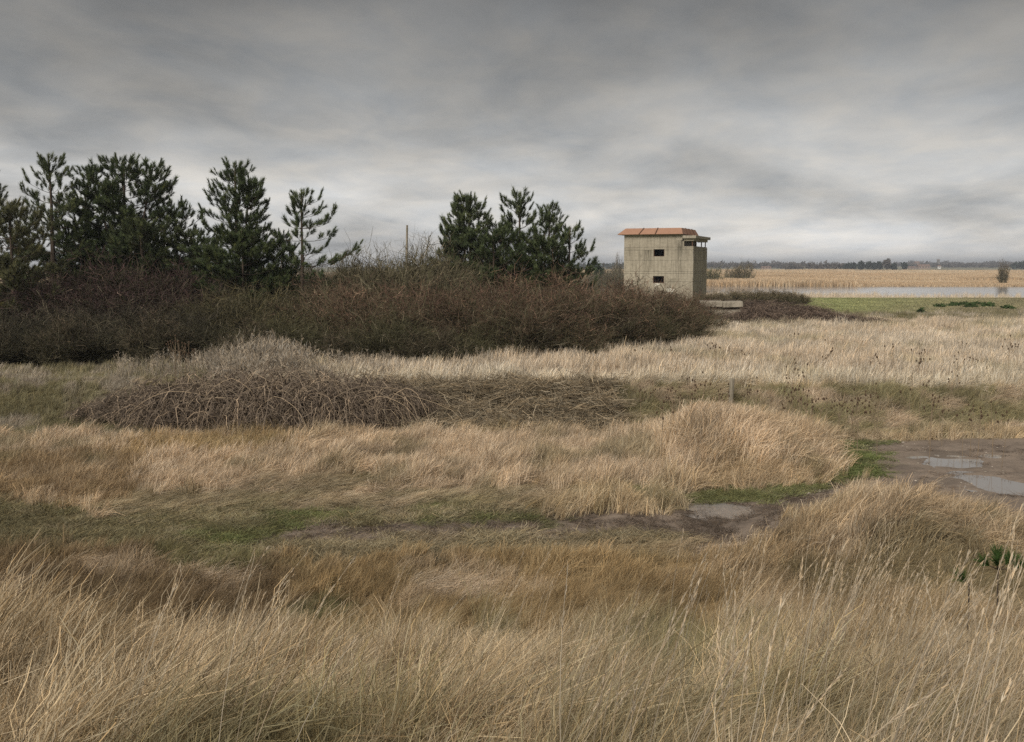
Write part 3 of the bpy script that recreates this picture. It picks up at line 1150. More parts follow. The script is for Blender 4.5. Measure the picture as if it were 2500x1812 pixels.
def build_pine(seed, u, v_top, Y, label, R0=1.7, zlow=0.22, shape=1.0, sides=(1, 1), leaders=((0, 1.0),), dens=0.72, tuft=0.37,
               col=(0.112, 0.134, 0.066), gap=0.47, base_dx=0.0, open_top=1.0):
    rg = np.random.default_rng(seed)
    top = at(u, v_top, Y)
    gx = top.x + base_dx
    g = hz(gx, Y)
    H = top.z - g
    t = empty('pine_tree', (gx, Y, g - 0.05))
    tag(t, label, 'tree', 'pines behind the thicket')
    wood = MB()
    TP, TD, TS, TK = [], [], [], []
    bw, bl = [], []
    for li, (dx, fr) in enumerate(leaders):
        Ht = H * fr
        n = 9
        zz = np.linspace(0, 1, n)
        ex = (-base_dx + dx)
        px = ex * zz ** 1.3 + np.cumsum(rg.normal(0, 0.012, n)) * Ht * 0.25 * (zz > 0)
        py = np.cumsum(rg.normal(0, 0.012, n)) * Ht * 0.25 + (rg.uniform(-0.5, 0.5) if li else 0) * zz
        px += (ex - px[-1]) * zz
        path = np.stack([px, py, zz * Ht], 1)
        r0 = 0.020 * Ht * (1 if li == 0 else 0.7)
        wood.tube(path, list(r0 * (1 - 0.86 * zz) + 0.006), 7)

        def tr(z):
            return np.array([np.interp(z, path[:, 2], path[:, i]) for i in range(3)])
        z = Ht * zlow
        while z < Ht * 0.985:
            fz = (z / Ht - zlow) / (1 - zlow)
            prof = (1 - fz) ** (0.98 * shape) * (0.55 + 0.45 * min(1, fz / 0.25 + 0.3))
            nb = rg.integers(4, 7)
            a0 = rg.uniform(0, 6.28)
            for b in range(nb):
                az = a0 + b * 2 * math.pi / nb + rg.normal(0, 0.3)
                sd = sides[0] if math.cos(az) < 0 else sides[1]
                k = abs(math.cos(az))
                Lb = (1.12 * R0 * prof * (sd * k + 1 * (1 - k)) * (1.0 if li == 0 else 0.75) + 0.16) * rg.uniform(0.62, 1.18)
                if rg.random() < 0.06:
                    continue
                dh = np.array((math.cos(az), math.sin(az), 0))
                el = -0.22 + 0.55 * fz ** 1.5 + rg.normal(0, 0.12)
                cu = rg.uniform(0.15, 0.42)
                s = np.linspace(0, 1, 6)
                st = tr(z)
                rise = Lb * (el * s + cu * s ** 2.2)
                lim = max(0.12, 0.75 * (Ht - z) - 0.1)
                if rise[-1] > lim:
                    rise = rise * lim / rise[-1]
                BP = st + dh * (Lb * s)[:, None] + np.array((0, 0, 1.0)) * rise[:, None]
                bw.append((BP, 0.007 * Lb + 0.006))
                # side shoots
                ns = int(max(2, Lb / 0.148 * dens))
                for q in range(ns):
                    sq = 0.22 + 0.78 * ((q + rg.uniform(0, 1)) / ns)
                    p0 = np.array([np.interp(sq, s, BP[:, i]) for i in range(3)])
                    sgn = 1 if q % 2 else -1
                    aa = az + sgn * rg.uniform(0.35, 1.0)
                    ls = rg.uniform(0.16, 0.42) * (0.5 + 0.6 * Lb) * (1.15 - 0.5 * sq)
                    dd = np.array((math.cos(aa), math.sin(aa), 0)) * 0.9 + np.array((0, 0, rg.uniform(0.0, 0.55) + 0.3 * fz))
                    dd /= np.linalg.norm(dd)
                    bl.append((p0, p0 + dd * ls))
                    m = int(max(1, round(ls / 0.26)))
                    for w in range(m):
                        tp = p0 + dd * ls * ((w + 0.6) / m)
                        TP.append(tp)
                        TD.append(dd + np.array((0, 0, 0.35 + 0.5 * fz)) + rg.normal(0, 0.3, 3))
                        TS.append(tuft * rg.uniform(0.7, 1.1))
                        TK.append(1)
                # end shoots
                ed = BP[-1] - BP[-2]
                ed /= np.linalg.norm(ed)
                for w in range(2 if fz < 0.8 else 1):
                    TP.append(BP[-1] - ed * 0.1 * w)
                    TD.append(ed * 0.8 + np.array((0, 0, 1.2)) + rg.normal(0, 0.2, 3))
                    TS.append(tuft * rg.uniform(0.7, 1.45))
                    TK.append(int(rg.random() < 0.35))
            z += gap * (1.0 - 0.35 * fz) * rg.uniform(0.8, 1.2)
        # leader candles
        for w in range(6):
            hh = Ht * (1 - 0.022 * w) - 0.42
            TP.append(tr(hh) + rg.normal(0, 0.03, 3))
            TD.append(np.array((rg.normal(0, 0.25), rg.normal(0, 0.25), 1.0)))
            TS.append(tuft * rg.uniform(0.9, 1.2))
            TK.append(0)
        for w in range(5):
            a = rg.uniform(0, 6.28)
            TP.append(tr(Ht - 0.55) + np.array((math.cos(a), math.sin(a), 0)) * 0.10)
            TD.append(np.array((math.cos(a) * 0.6, math.sin(a) * 0.6, 1.0)))
            TS.append(tuft * rg.uniform(0.9, 1.3))
            TK.append(0)
    tr_o = wood.build('trunk', M_BARK, t, smooth=True)
    P = np.array([b for b, _ in bw])
    Wd = np.array([w for _, w in bw])[:, None] * np.linspace(1, 0.35, 6)[None]
    V1, Q1 = prisms(P, Wd, rg, 4)
    Ps = np.array(bl)
    V2, Q2 = prisms(Ps, np.full((len(Ps), 2), 0.006), rg, 3)
    V, Q, _ = merge([(V1, Q1, np.zeros(len(V1))), (V2, Q2, np.zeros(len(V2)))])
    link('branches', np_mesh('branches', V, Q, 4), M_BARK, t)
    TP, TD, TS = np.array(TP), np.array(TD), np.array(TS)
    Fm = frame_from(TD, rg)
    idx = rg.integers(0, 5, len(TP)) + 5 * np.array(TK)
    vs, rn = [], []
    per = rg.random(len(TP))
    for k in range(len(TUFTS)):
        m = idx == k
        T = TUFTS[k]
        w = np.einsum('nij,tcj->ntci', Fm[m] * TS[m][:, None, None], T) + TP[m][:, None, None, :]
        vs.append(w.reshape(-1, 3))
        r = 0.55 * per[m][:, None] + 0.45 * rg.random((m.sum(), T.shape[0]))
        rn.append(np.repeat(r.ravel(), 3))
    V = np.concatenate(vs)
    me = np_mesh('crown', V, np.arange(len(V)).reshape(-1, 3), 3)
    set_attr(me, 'rnd', np.concatenate(rn))
    c = link('crown', me, M_NEEDLE, t)
    c.color = (*col, 1)
    return t


DG = (0.092, 0.116, 0.055)
PINES = [
    dict(seed=11, u=-42, v_top=395, Y=42, label='pine at the far end of the row, its crown cut off by the picture edge', R0=2.2, dens=0.95, sides=(1, 0.9)),
    dict(seed=12, u=20, v_top=505, Y=37.5, label='low spreading pine with yellowish lower needles beside the purple thicket', R0=2.1, zlow=0.12, shape=0.55, dens=1.0, sides=(1, 1), col=(0.125, 0.125, 0.066)),
    dict(seed=13, u=118, v_top=388, Y=41, label='tall narrow pine with bare upper trunk showing between open branches', R0=1.35, zlow=0.36, shape=0.7, dens=0.75, gap=0.48),
    dict(seed=14, u=300, v_top=384, Y=43, label='broad bushy pine with many leaders, widest of the row', R0=2.6, zlow=0.22, dens=0.92, shape=0.62, leaders=((0, 1.0), (-1.3, 0.93), (1.25, 0.955)), sides=(0.95, 1.0), col=DG),
    dict(seed=15, u=205, v_top=470, Y=44, label='dark pine squeezed between the narrow pine and the broad one', R0=1.8, zlow=0.22, shape=0.6, col=DG),
    dict(seed=16, u=425, v_top=500, Y=43.5, label='short dark pine filling the gap beside the broad pine', R0=1.7, zlow=0.22, shape=0.6, col=DG, sides=(1, 0.9)),
    dict(seed=17, u=573, v_top=397, Y=40.5, label='pointed full pine with dense foliage down to the thicket', R0=2.35, zlow=0.09, dens=0.95, shape=0.85, leaders=((0, 1.0), (0.68, 0.90)), col=DG),
    dict(seed=18, u=735, v_top=472, Y=40, label='slim sparse pine with open whorls and one long low branch', R0=1.45, zlow=0.42, shape=0.75, dens=0.62, gap=0.55, sides=(0.85, 1.35), col=(0.112, 0.138, 0.070), tuft=0.36),
    dict(seed=19, u=688, v_top=580, Y=42, label='small young pine at the foot of the sparse one', R0=0.8, zlow=0.45, dens=0.8, tuft=0.34),
    dict(seed=20, u=1145, v_top=476, Y=44, label='pine with a dense twin-tipped top beside the timber pole', R0=1.75, zlow=0.12, dens=0.95, shape=0.75, leaders=((0, 1.0), (-0.35, 0.96)), col=(0.112, 0.138, 0.070)),
    dict(seed=21, u=1268, v_top=480, Y=45, label='tallest middle pine of the clump towards the tower', R0=2.3, zlow=0.10, dens=0.95, shape=0.8, leaders=((0, 1.0), (-0.9, 0.80)), col=(0.112, 0.138, 0.070)),
    dict(seed=22, u=1342, v_top=507, Y=44.5, label='slender pine of the clump with a thin pointed leader', R0=1.8, zlow=0.12, dens=0.9, shape=0.95, col=(0.112, 0.138, 0.070)),
    dict(seed=23, u=1392, v_top=552, Y=44, label='lowest outermost pine of the clump facing the tower', R0=1.5, zlow=0.10, shape=0.8, sides=(0.9, 1.0), col=(0.112, 0.138, 0.070)),
    dict(seed=25, u=165, v_top=548, Y=42.5, label='squat dark pine at the foot of the narrow one', R0=1.8, zlow=0.10, shape=0.5, dens=1.0, col=(0.085, 0.100, 0.050)),
    dict(seed=26, u=345, v_top=545, Y=41.2, label='squat dark pine in front of the broad one', R0=2.1, zlow=0.10, shape=0.5, dens=1.0, col=(0.085, 0.100, 0.050)),
    dict(seed=27, u=470, v_top=572, Y=42.2, label='squat dark pine between the broad and the pointed pine', R0=1.7, zlow=0.10, shape=0.5, dens=1.0, col=(0.085, 0.100, 0.050)),
    dict(seed=28, u=590, v_top=560, Y=39.2, label='squat dark pine in front of the pointed one', R0=1.7, zlow=0.08, shape=0.5, dens=1.0, col=(0.080, 0.100, 0.046)),
    dict(seed=29, u=1330, v_top=568, Y=43.2, label='squat dark pine filling the front of the clump beside the slender one', R0=1.8, zlow=0.08, shape=0.5, dens=1.0, col=DG),
    dict(seed=30, u=1110, v_top=560, Y=43.6, label='squat dark pine below the twin-tipped one', R0=1.2, zlow=0.10, shape=0.5, dens=1.0, col=DG),
    dict(seed=24, u=1205, v_top=560, Y=43, label='squat dark pine filling the front of the clump', R0=1.9, zlow=0.08, shape=0.5, col=DG),
]
for kw in PINES:
    build_pine(**kw)

# ------------------------------------------------------------------ bare bushes


def bush_mesh(seed, n1=70, n2=22, n3=8, spread=1.0, upright=0.35, tw=0.0018, name='twigs'):
    """unit bush: half width .5, height 1 -> (stems mesh, twig mesh)"""
    rg = np.random.default_rng(seed)
    # stems reach for points spread through a dome
    ph = rg.uniform(0, 2 * math.pi, n1)
    rr = np.sqrt(rg.uniform(0, 1, n1)) * 0.47 * spread
    dome = np.sqrt(np.clip(1 - (rr / 0.52) ** 2, 0.08, 1))
    lob = 0.78 + 0.30 * np.sin(ph * 3 + rg.uniform(0, 6)) * np.sin(rr * 9 + rg.uniform(0, 6)) + rg.normal(0, 0.06, n1)
    zt = dome * rg.uniform(0.40, 1.0, n1) ** 0.6 * np.clip(lob, 0.5, 1.0)
    tgt = np.stack([rr * np.cos(ph), rr * np.sin(ph), zt], 1)
    b0 = np.stack([rr * np.cos(ph), rr * np.sin(ph), 0 * zt], 1) * 0.45 + rg.normal(0, 0.03, (n1, 3)) * (1, 1, 0)
    k = 8
    s = np.linspace(0, 1, k)
    mid = (b0 + tgt) / 2 + np.array((0, 0, 0.10)) + rg.normal(0, 0.05, (n1, 3))
    P = ((1 - s) ** 2)[None, :, None] * b0[:, None] + (2 * s * (1 - s))[None, :, None] * mid[:, None] + (s ** 2)[None, :, None] * tgt[:, None]
    P += rg.normal(0, 0.016, P.shape) * (s > 0)[None, :, None]
    W1 = np.linspace(0.0075, 0.0034, k)[None] * rg.uniform(0.7, 1.3, (n1, 1))
    V1, Q1 = prisms(P, W1, rg, 3)
    r1 = np.repeat(rg.random(n1), k * 3)
    t1 = np.tile(np.repeat(s * 0.3, 3), n1)

    def shoots(Pp, m, lo, hi, l0, l1, kk, wid, tip0, tip1, up, wig):
        n = Pp.shape[0]
        kp = Pp.shape[1]
        i = np.repeat(np.arange(n), m)
        ss = rg.uniform(lo, hi, n * m) * (kp - 1)
        a = np.floor(ss).astype(int).clip(0, kp - 2)
        f = (ss - a)[:, None]
        st = Pp[i, a] * (1 - f) + Pp[i, a + 1] * f
        pd = Pp[i, a + 1] - Pp[i, a]
        pd /= np.linalg.norm(pd, axis=1, keepdims=True) + 1e-9
        out = st * np.array((1, 1, 0.35))
        out /= np.linalg.norm(out, axis=1, keepdims=True) + 1e-9
        d = pd * 0.35 + out * 0.35 + rg.normal(0, 0.75, (n * m, 3)) + np.array((0, 0, up))
        d /= np.linalg.norm(d, axis=1, keepdims=True) + 1e-9
        ln = l0 + (l1 - l0) * rg.random(n * m) ** 2.2
        sv = np.linspace(0, 1, kk)
        bend = rg.normal(0, 0.22, (n * m, 3)) + np.array((0, 0, up * 0.5))
        PP = st[:, None] + d[:, None] * (ln[:, None] * sv)[..., None] + bend[:, None] * (ln[:, None] * sv ** 2)[..., None]
        PP[:, 1:] += rg.normal(0, wig, PP[:, 1:].shape) * ln[:, None, None]
        PP[..., 2] = np.maximum(PP[..., 2], 0.005)
        Wd = np.linspace(wid, wid * 0.45, kk)[None] * rg.uniform(0.7, 1.35, (n * m, 1))
        zrel = PP[:, 0, 2]
        tipv = tip0 + (tip1 - tip0) * rg.random(n * m) * 0.6 + 0.45 * (zrel - 0.35)
        return PP, Wd, np.clip(tipv, 0, 1)
    P2, W2, t2 = shoots(P, n2, 0.18, 1.0, 0.08, 0.30, 4, tw * 1.75, 0.15, 0.55, upright * 0.8, 0.11)
    V2, Q2 = ribbons(P2, W2, rg)
    P3, W3, t3 = shoots(P2, n3, 0.15, 1.0, 0.035, 0.17, 3, tw, 0.35, 0.85, upright * 0.6, 0.12)
    V3, Q3 = ribbons(P3, W3, rg)
    V, Q, T = merge([(V2, Q2, np.repeat(t2, 8)), (V3, Q3, np.repeat(t3, 6))])
    rn = np.concatenate([np.repeat(rg.random(len(P2)), 8), np.repeat(rg.random(len(P3)), 6)])
    stems = np_mesh('stems', V1, Q1, 4)
    set_attr(stems, 'tip', t1)
    set_attr(stems, 'rnd', r1)
    stems.materials.append(M_TWIG)
    tw_ = np_mesh(name, V, Q, 4)
    set_attr(tw_, 'tip', T)
    set_attr(tw_, 'rnd', rn)
    tw_.materials.append(M_TWIG)
    return stems, tw_


BUSH = [bush_mesh(300 + k, 70, 20, 5, tw=0.0017) for k in range(6)]
BUSH_UP = [bush_mesh(340 + k, 80, 16, 6, 1.0, 0.9) for k in range(2)]
SMALLBUSH = [bush_mesh(360 + k, 44, 12, 5, 1.0, 0.55, 0.0032) for k in range(3)]
REDB = (0.122, 0.072, 0.051)
PURP = (0.070, 0.040, 0.040)
OLIV = (0.100, 0.082, 0.052)
GRYB = (0.054, 0.044, 0.033)
brg = random.Random(77)


def place_bush(name, u, v_top, Y, wpx, col, label, group, cat='bush', lib=None, depth=1.0, zoff=0.0):
    lib = lib or BUSH
    p = at(u, v_top, Y)
    g = hz(p.x, Y)
    H = (p.z - g) * 1.13
    Wm = wpx / F * Y
    st, tw_ = brg.choice(lib)
    t = empty(name, (p.x, Y, g - 0.04 + zoff), brg.uniform(0, 6.28))
    tag(t, label, cat, group)
    for nm, me in (('stems', st), ('twigs', tw_)):
        o = link(nm, me, None, t)
        o.scale = (Wm, Wm * depth, H)
        j = brg.uniform(0.88, 1.14)
        o.color = (col[0] * j, col[1] * j, col[2] * j, 1)
    return t


G_T = 'bare bushes of the long thicket'
def thicket_label(u, row):
    where = ('beside the mossy bushes' if u < 850 else 'below the timber pole' if u < 1060 else 'in front of the pine clump' if u < 1370
             else 'between the pine clump and the tower' if u < 1530 else 'in front of the concrete tower' if u < 1640 else 'at its tapering end past the tower')
    return 'blackthorn %s of the thicket, %s' % (row, where)


LF = 'red-brown leafless blackthorn bush in the front row of the long thicket'
LB = 'red-brown leafless blackthorn bush in the second row of the long thicket'
for u, v, Y, w in ((770, 702, 33, 210), (860, 706, 32, 210), (950, 700, 32, 220), (1045, 704, 32, 220), (1140, 696, 32.3, 220), (1235, 692, 32.6, 220),
                   (1330, 690, 33, 220), (1420, 694, 33.6, 220), (1510, 698, 34.6, 210), (1585, 704, 35.8, 190), (1648, 716, 37.4, 160)):
    place_bush('blackthorn_bush', u, v, Y, w * 1.25, REDB, thicket_label(u, 'in the front row'), G_T)
for u, v, Y, w in ((810, 688, 35.5, 220), (905, 686, 35.2, 220), (1000, 690, 35, 230), (1095, 684, 35, 230), (1190, 668, 35.2, 230), (1290, 664, 35.6, 230),
                   (1385, 676, 36, 230), (1475, 684, 37, 220), (1555, 690, 38, 210), (1622, 704, 39.5, 170), (1690, 728, 43, 150)):
    place_bush('blackthorn_bush', u, v, Y, w * 1.25, tuple(c * 1.05 for c in REDB), thicket_label(u, 'in the second row'), G_T)
for u, v, Y, w in ((1240, 690, 39.5, 230), (1340, 692, 40, 230), (1440, 690, 41, 220), (1530, 694, 43, 200), (1610, 700, 46, 200), (1655, 716, 52, 110), (1250, 700, 30.8, 150), (900, 760, 30.6, 150), (1090, 770, 30.8, 160), (1400, 760, 31.6, 160), (1540, 760, 33.4, 150)):
    place_bush('blackthorn_bush', u, v, Y, w * 1.3, tuple(c * 0.95 for c in REDB), thicket_label(u, 'low at the front foot' if Y < 33.5 else 'in the back row'), G_T)
for u, v, Y, w in ((845, 642, 39.5, 170), (905, 612, 40, 170), (960, 610, 40.4, 170), (1025, 604, 40.6, 190), (1085, 614, 40.8, 160), (800, 660, 39, 160), (990, 640, 38.2, 220), (890, 660, 37.8, 220), (1080, 650, 38.3, 200), (930, 622, 42.2, 190), (1000, 612, 42.6, 200), (1060, 612, 42.4, 200), (870, 634, 41.8, 190), (1110, 622, 42.6, 170)):
    place_bush('hawthorn_bush', u, v, Y, w * 1.3, OLIV, 'tall olive-brown leafless hawthorn rising around the timber pole', 'hawthorns round the pole')
for u, v, Y, w in ((130, 655, 38.2, 210), (215, 638, 38.4, 220), (300, 632, 38, 230), (385, 640, 38, 220), (455, 662, 38.6, 190), (60, 690, 37.2, 200), (340, 690, 36, 240), (180, 700, 35.6, 230), (-40, 700, 36.5, 200), (500, 680, 37.6, 160)):
    place_bush('dogwood_bush', u, v, Y, w * 1.3, PURP, 'purplish leafless bush below the row of pines', 'purplish bushes below the pines')
for u, v, Y, w in ((-30, 748, 32, 220), (60, 760, 32, 220), (160, 738, 33, 230), (255, 752, 32, 220), (335, 738, 32.4, 220), (420, 735, 32.2, 210), (490, 742, 32.6, 190), (30, 800, 30.6, 180), (210, 800, 30.5, 190), (380, 800, 30.6, 180)):
    place_bush('sallow_bush', u, v, Y, w * 1.3, GRYB, 'grey-brown leafless bush at the shady end of the thicket', 'grey bushes at the shady end')
for u, v, Y, w in ((560, 700, 34.5, 200), (640, 688, 34.8, 200), (715, 700, 35, 190), (565, 760, 31.8, 170), (650, 752, 31.6, 190), (740, 758, 31.6, 170), (610, 716, 33, 190), (700, 716, 33.2, 190), (520, 720, 33.4, 180)):
    place_bush('buckthorn_bush', u, v, Y, w * 1.3, (0.078, 0.064, 0.033), 'mossy green-brown leafless bush below the pointed pine', 'mossy bushes below the pointed pine')
for k, u in enumerate(range(-60, 1640, 74)):
    Y = 28.9 + max(0, (u - 1100) / 500 * 5.2) + 0.35 * (k % 3)
    v = 778 + 26 * math.sin(k * 1.7) - max(0, (u - 1300) * 0.06)
    c = ((0.050, 0.043, 0.030) if u < 500 else (0.070, 0.064, 0.032)) if k % 3 else (0.078, 0.056, 0.040)
    where = 'below the purplish bushes' if u < 480 else 'below the mossy bushes' if u < 780 else 'before the blackthorns' if u < 1400 else 'before the tower end'
    place_bush('fringe_bush', u, v, Y, 190, c, 'low dark bush at the grassy foot of the thicket, ' + where, 'low bushes along the foot of the thicket')
for u, v, Y, w in ((-20, 662, 47, 260), (80, 664, 48, 260), (180, 660, 47.5, 260), (290, 664, 48, 260), (400, 655, 47, 250), (500, 652, 48, 250), (590, 648, 47, 240), (680, 640, 47.5, 240), (760, 636, 48, 220), (840, 640, 47, 200)):
    place_bush('back_scrub_bush', u, v, Y, w * 1.3, (0.075, 0.058, 0.043), 'dim brown scrub bush seen between the trunks of the pines', 'scrub behind the pines')
for u, v, Y, w in ((1735, 712, 72, 70), (1775, 707, 73, 70), (1812, 708, 74, 70), (1850, 706, 74, 70), (1885, 705, 75, 75), (1920, 708, 75, 70), (1950, 712, 74, 50)):
    place_bush('sucker_bush', u, v, Y, w * 1.25, (0.135, 0.098, 0.065), 'low upright leafless bush in the row beside the tower', 'low bushes beside the tower', lib=BUSH_UP)

# ------------------------------------------------------------------ brambles


def bramble_mesh(seed, n=260, nt_=2600, thick=0.0045, pale=0.0):
    """unit heap of arching canes, half width .5, height 1"""
    rg = np.random.default_rng(seed)
    k = 11
    s = np.linspace(0, 1, k)
    ph = rg.uniform(0, 6.283, n)
    r0 = np.sqrt(rg.uniform(0, 1, n)) * 0.42
    a = np.stack([r0 * np.cos(ph), r0 * np.sin(ph), 0 * ph], 1)
    dph = ph + rg.normal(0, 1.1, n)
    ln = rg.uniform(0.25, 0.75, n)
    b = a + np.stack([np.cos(dph) * ln, np.sin(dph) * ln, 0 * ph], 1)
    b[:, :2] *= np.minimum(1, 0.56 / (np.linalg.norm(b[:, :2], axis=1) + 1e-6))[:, None]
    b[:, 2] = rg.uniform(-0.02, 0.30, n)
    rmid = np.linalg.norm((a + b)[:, :2] / 2, axis=1)
    hgt = np.sqrt(np.clip(1 - (rmid / 0.54) ** 2, 0.05, 1)) * rg.uniform(0.45, 1.12, n)
    P = a[:, None] * (1 - s)[None, :, None] + b[:, None] * s[None, :, None]
    P[..., 2] += hgt[:, None] * (4 * s * (1 - s))[None] ** 0.85
    P += np.cumsum(rg.normal(0, 0.014, P.shape), axis=1)
    P[..., 2] = np.maximum(P[..., 2], 0.0)
    W = np.linspace(1.15, 0.5, k)[None] * thick * rg.uniform(0.6, 1.3, (n, 1))
    V1, Q1 = prisms(P, W, rg, 3)
    r1 = np.repeat(np.clip(rg.random(n) ** 0.8 + pale, 0, 1), k * 3)
    i = rg.integers(0, n, nt_)
    j = rg.integers(1, k - 1, nt_)
    st = P[i, j]
    d = rg.normal(0, 1, (nt_, 3)) + np.array((0, 0, 0.1))
    d /= np.linalg.norm(d, axis=1, keepdims=True)
    l2 = rg.uniform(0.04, 0.16, nt_)
    sv = np.linspace(0, 1, 3)
    P2 = st[:, None] + d[:, None] * (l2[:, None] * sv)[..., None] + rg.normal(0, 0.012, (nt_, 3, 3)) * (sv > 0)[None, :, None]
    P2[..., 2] -= (l2[:, None] * sv ** 2) * 0.35
    W2 = np.linspace(1, 0.6, 3)[None] * thick * 0.75 * rg.uniform(0.5, 1.4, (nt_, 1))
    V2, Q2 = ribbons(P2, W2, rg)
    r2 = np.repeat(rg.random(nt_) * 0.8, 6)
    me1 = np_mesh('canes', V1, Q1, 4)
    set_attr(me1, 'rnd', r1)
    me1.materials.append(M_CANE)
    me2 = np_mesh('side_shoots', V2, Q2, 4)
    set_attr(me2, 'rnd', r2)
    me2.materials.append(M_CANE)
    return me1, me2


BRAM = [bramble_mesh(500 + k, 330, 1700, 0.0046) for k in range(4)]
BRAMD = [bramble_mesh(520 + k, 320, 9000, 0.0042, -0.1) for k in range(3)]


def place_bramble(u, v_top, Y, wpx, col, label, group, lib, depth=0.8):
    p = at(u, v_top, Y)
    g = hz(p.x, Y)
    st, tw_ = brg.choice(lib)
    t = empty('bramble_heap', (p.x, Y, g - 0.03), brg.choice((0, math.pi)) + brg.uniform(-0.5, 0.5))
    tag(t, label, 'bramble', group)
    Wm = wpx / F * Y
    for nm, me in (('canes', st), ('side_shoots', tw_)):
        o = link(nm, me, None, t)
        o.scale = (Wm, Wm * depth, (p.z - g) * 0.9)
        j = brg.uniform(0.9, 1.12)
        o.color = (col[0] * j, col[1] * j, col[2] * j, 1)
    return t


BRC = (0.185, 0.146, 0.110)
for u, v, Y, w in ((300, 960, 22.0, 210), (400, 925, 22.4, 260), (510, 900, 22.5, 290), (620, 888, 22.4, 300), (730, 892, 22.4, 300), (830, 905, 22.3, 280), (920, 922, 22.3, 240), (990, 948, 22.4, 180), (570, 925, 21.6, 260), (690, 922, 21.5, 270), (800, 935, 21.5, 250), (450, 950, 21.6, 230), (900, 960, 21.5, 200)):
    place_bramble(u, v, Y, w * 1.15, BRC, 'heap of dead arching bramble canes on the bank before the thicket', 'bramble heaps on the bank', BRAM)
BRW = (0.170, 0.126, 0.096)
for u, v, Y, w in ((1700, 752, 48, 110), (1765, 772, 47.5, 160), (1830, 752, 48.5, 170), (1895, 742, 50, 170), (1955, 750, 49, 170), (2015, 758, 48.5, 160), (2075, 767, 48, 150), (2130, 776, 47.5, 140), (2180, 784, 47, 130), (2225, 792, 47, 110), (2262, 800, 47, 80),
                   (1720, 728, 56, 150), (1800, 728, 58, 160), (1870, 728, 58, 160), (1930, 736, 56, 150), (1860, 778, 46.5, 130), (1960, 782, 46.3, 130), (2050, 788, 46.2, 120)):
    place_bramble(u, v, Y, w * 1.2, BRW, 'low dark brown bramble mound along the field edge beyond the tower', 'bramble mounds along the field edge', BRAMD)
# bramble-scrub bush with teasel-dark heads on the bank
place_bush('dock_bush', 1410, 905, 24.5, 150, (0.14, 0.10, 0.075), 'small dark dead bush on the bank top beside the cut brambles', None, lib=SMALLBUSH)


def pale_canes():
    """the long pale canes that stand out singly on the heap, one object each under one arching bramble"""
    rg = np.random.default_rng(42)
    p = at(640, 1000, 21.6)
    root = empty('arching_bramble', (p.x, 21.5, hz(p.x, 21.5)))
    tag(root, 'long pale bramble canes arching over the front of the dead heap', 'bramble')
    for k in range(76):
        u0 = rg.uniform(420, 1000)
        a = at(u0, 900, 21.3 + rg.uniform(-0.3, 0.9))
        top = at(u0, 905 + abs(u0 - 690) * 0.17 + rg.uniform(-12, 60), a.y)
        x0, y0 = a.x - p.x, a.y - 21.5
        Ln = rg.uniform(0.8, 2.4) * (1 if rg.random() < 0.62 else -1)
        hh = top.z - hz(a.x, a.y)
        s = np.linspace(0, 1, 9)
        P = np.stack([x0 - Ln * 0.45 + Ln * s, y0 + rg.uniform(0.0, 0.4) - rg.uniform(0.2, 0.9) * s,
                      hh * (1 - np.abs(2 * s - 0.85) ** 2.1 * rg.uniform(0.5, 0.85))], 1)
        P += np.cumsum(rg.normal(0, 0.026, P.shape), 0)
        P[:, 2] = np.maximum(P[:, 2], 0.05)
        V, Q = prisms(P[None], np.linspace(0.0058, 0.003, 9)[None], rg, 4)
        me = np_mesh('cane', V, Q, 4)
        set_attr(me, 'rnd', np.full(len(V), 0.55 + 0.45 * rg.random()))
        me.materials.append(M_CANE)
        o = link('cane', me, None, root)
        o.color = (0.23, 0.185, 0.135, 1)


pale_canes()

# ------------------------------------------------------------------ instanced "stuff"
SRC = bpy.data.collections.new('tuft_library')      # never linked to the scene


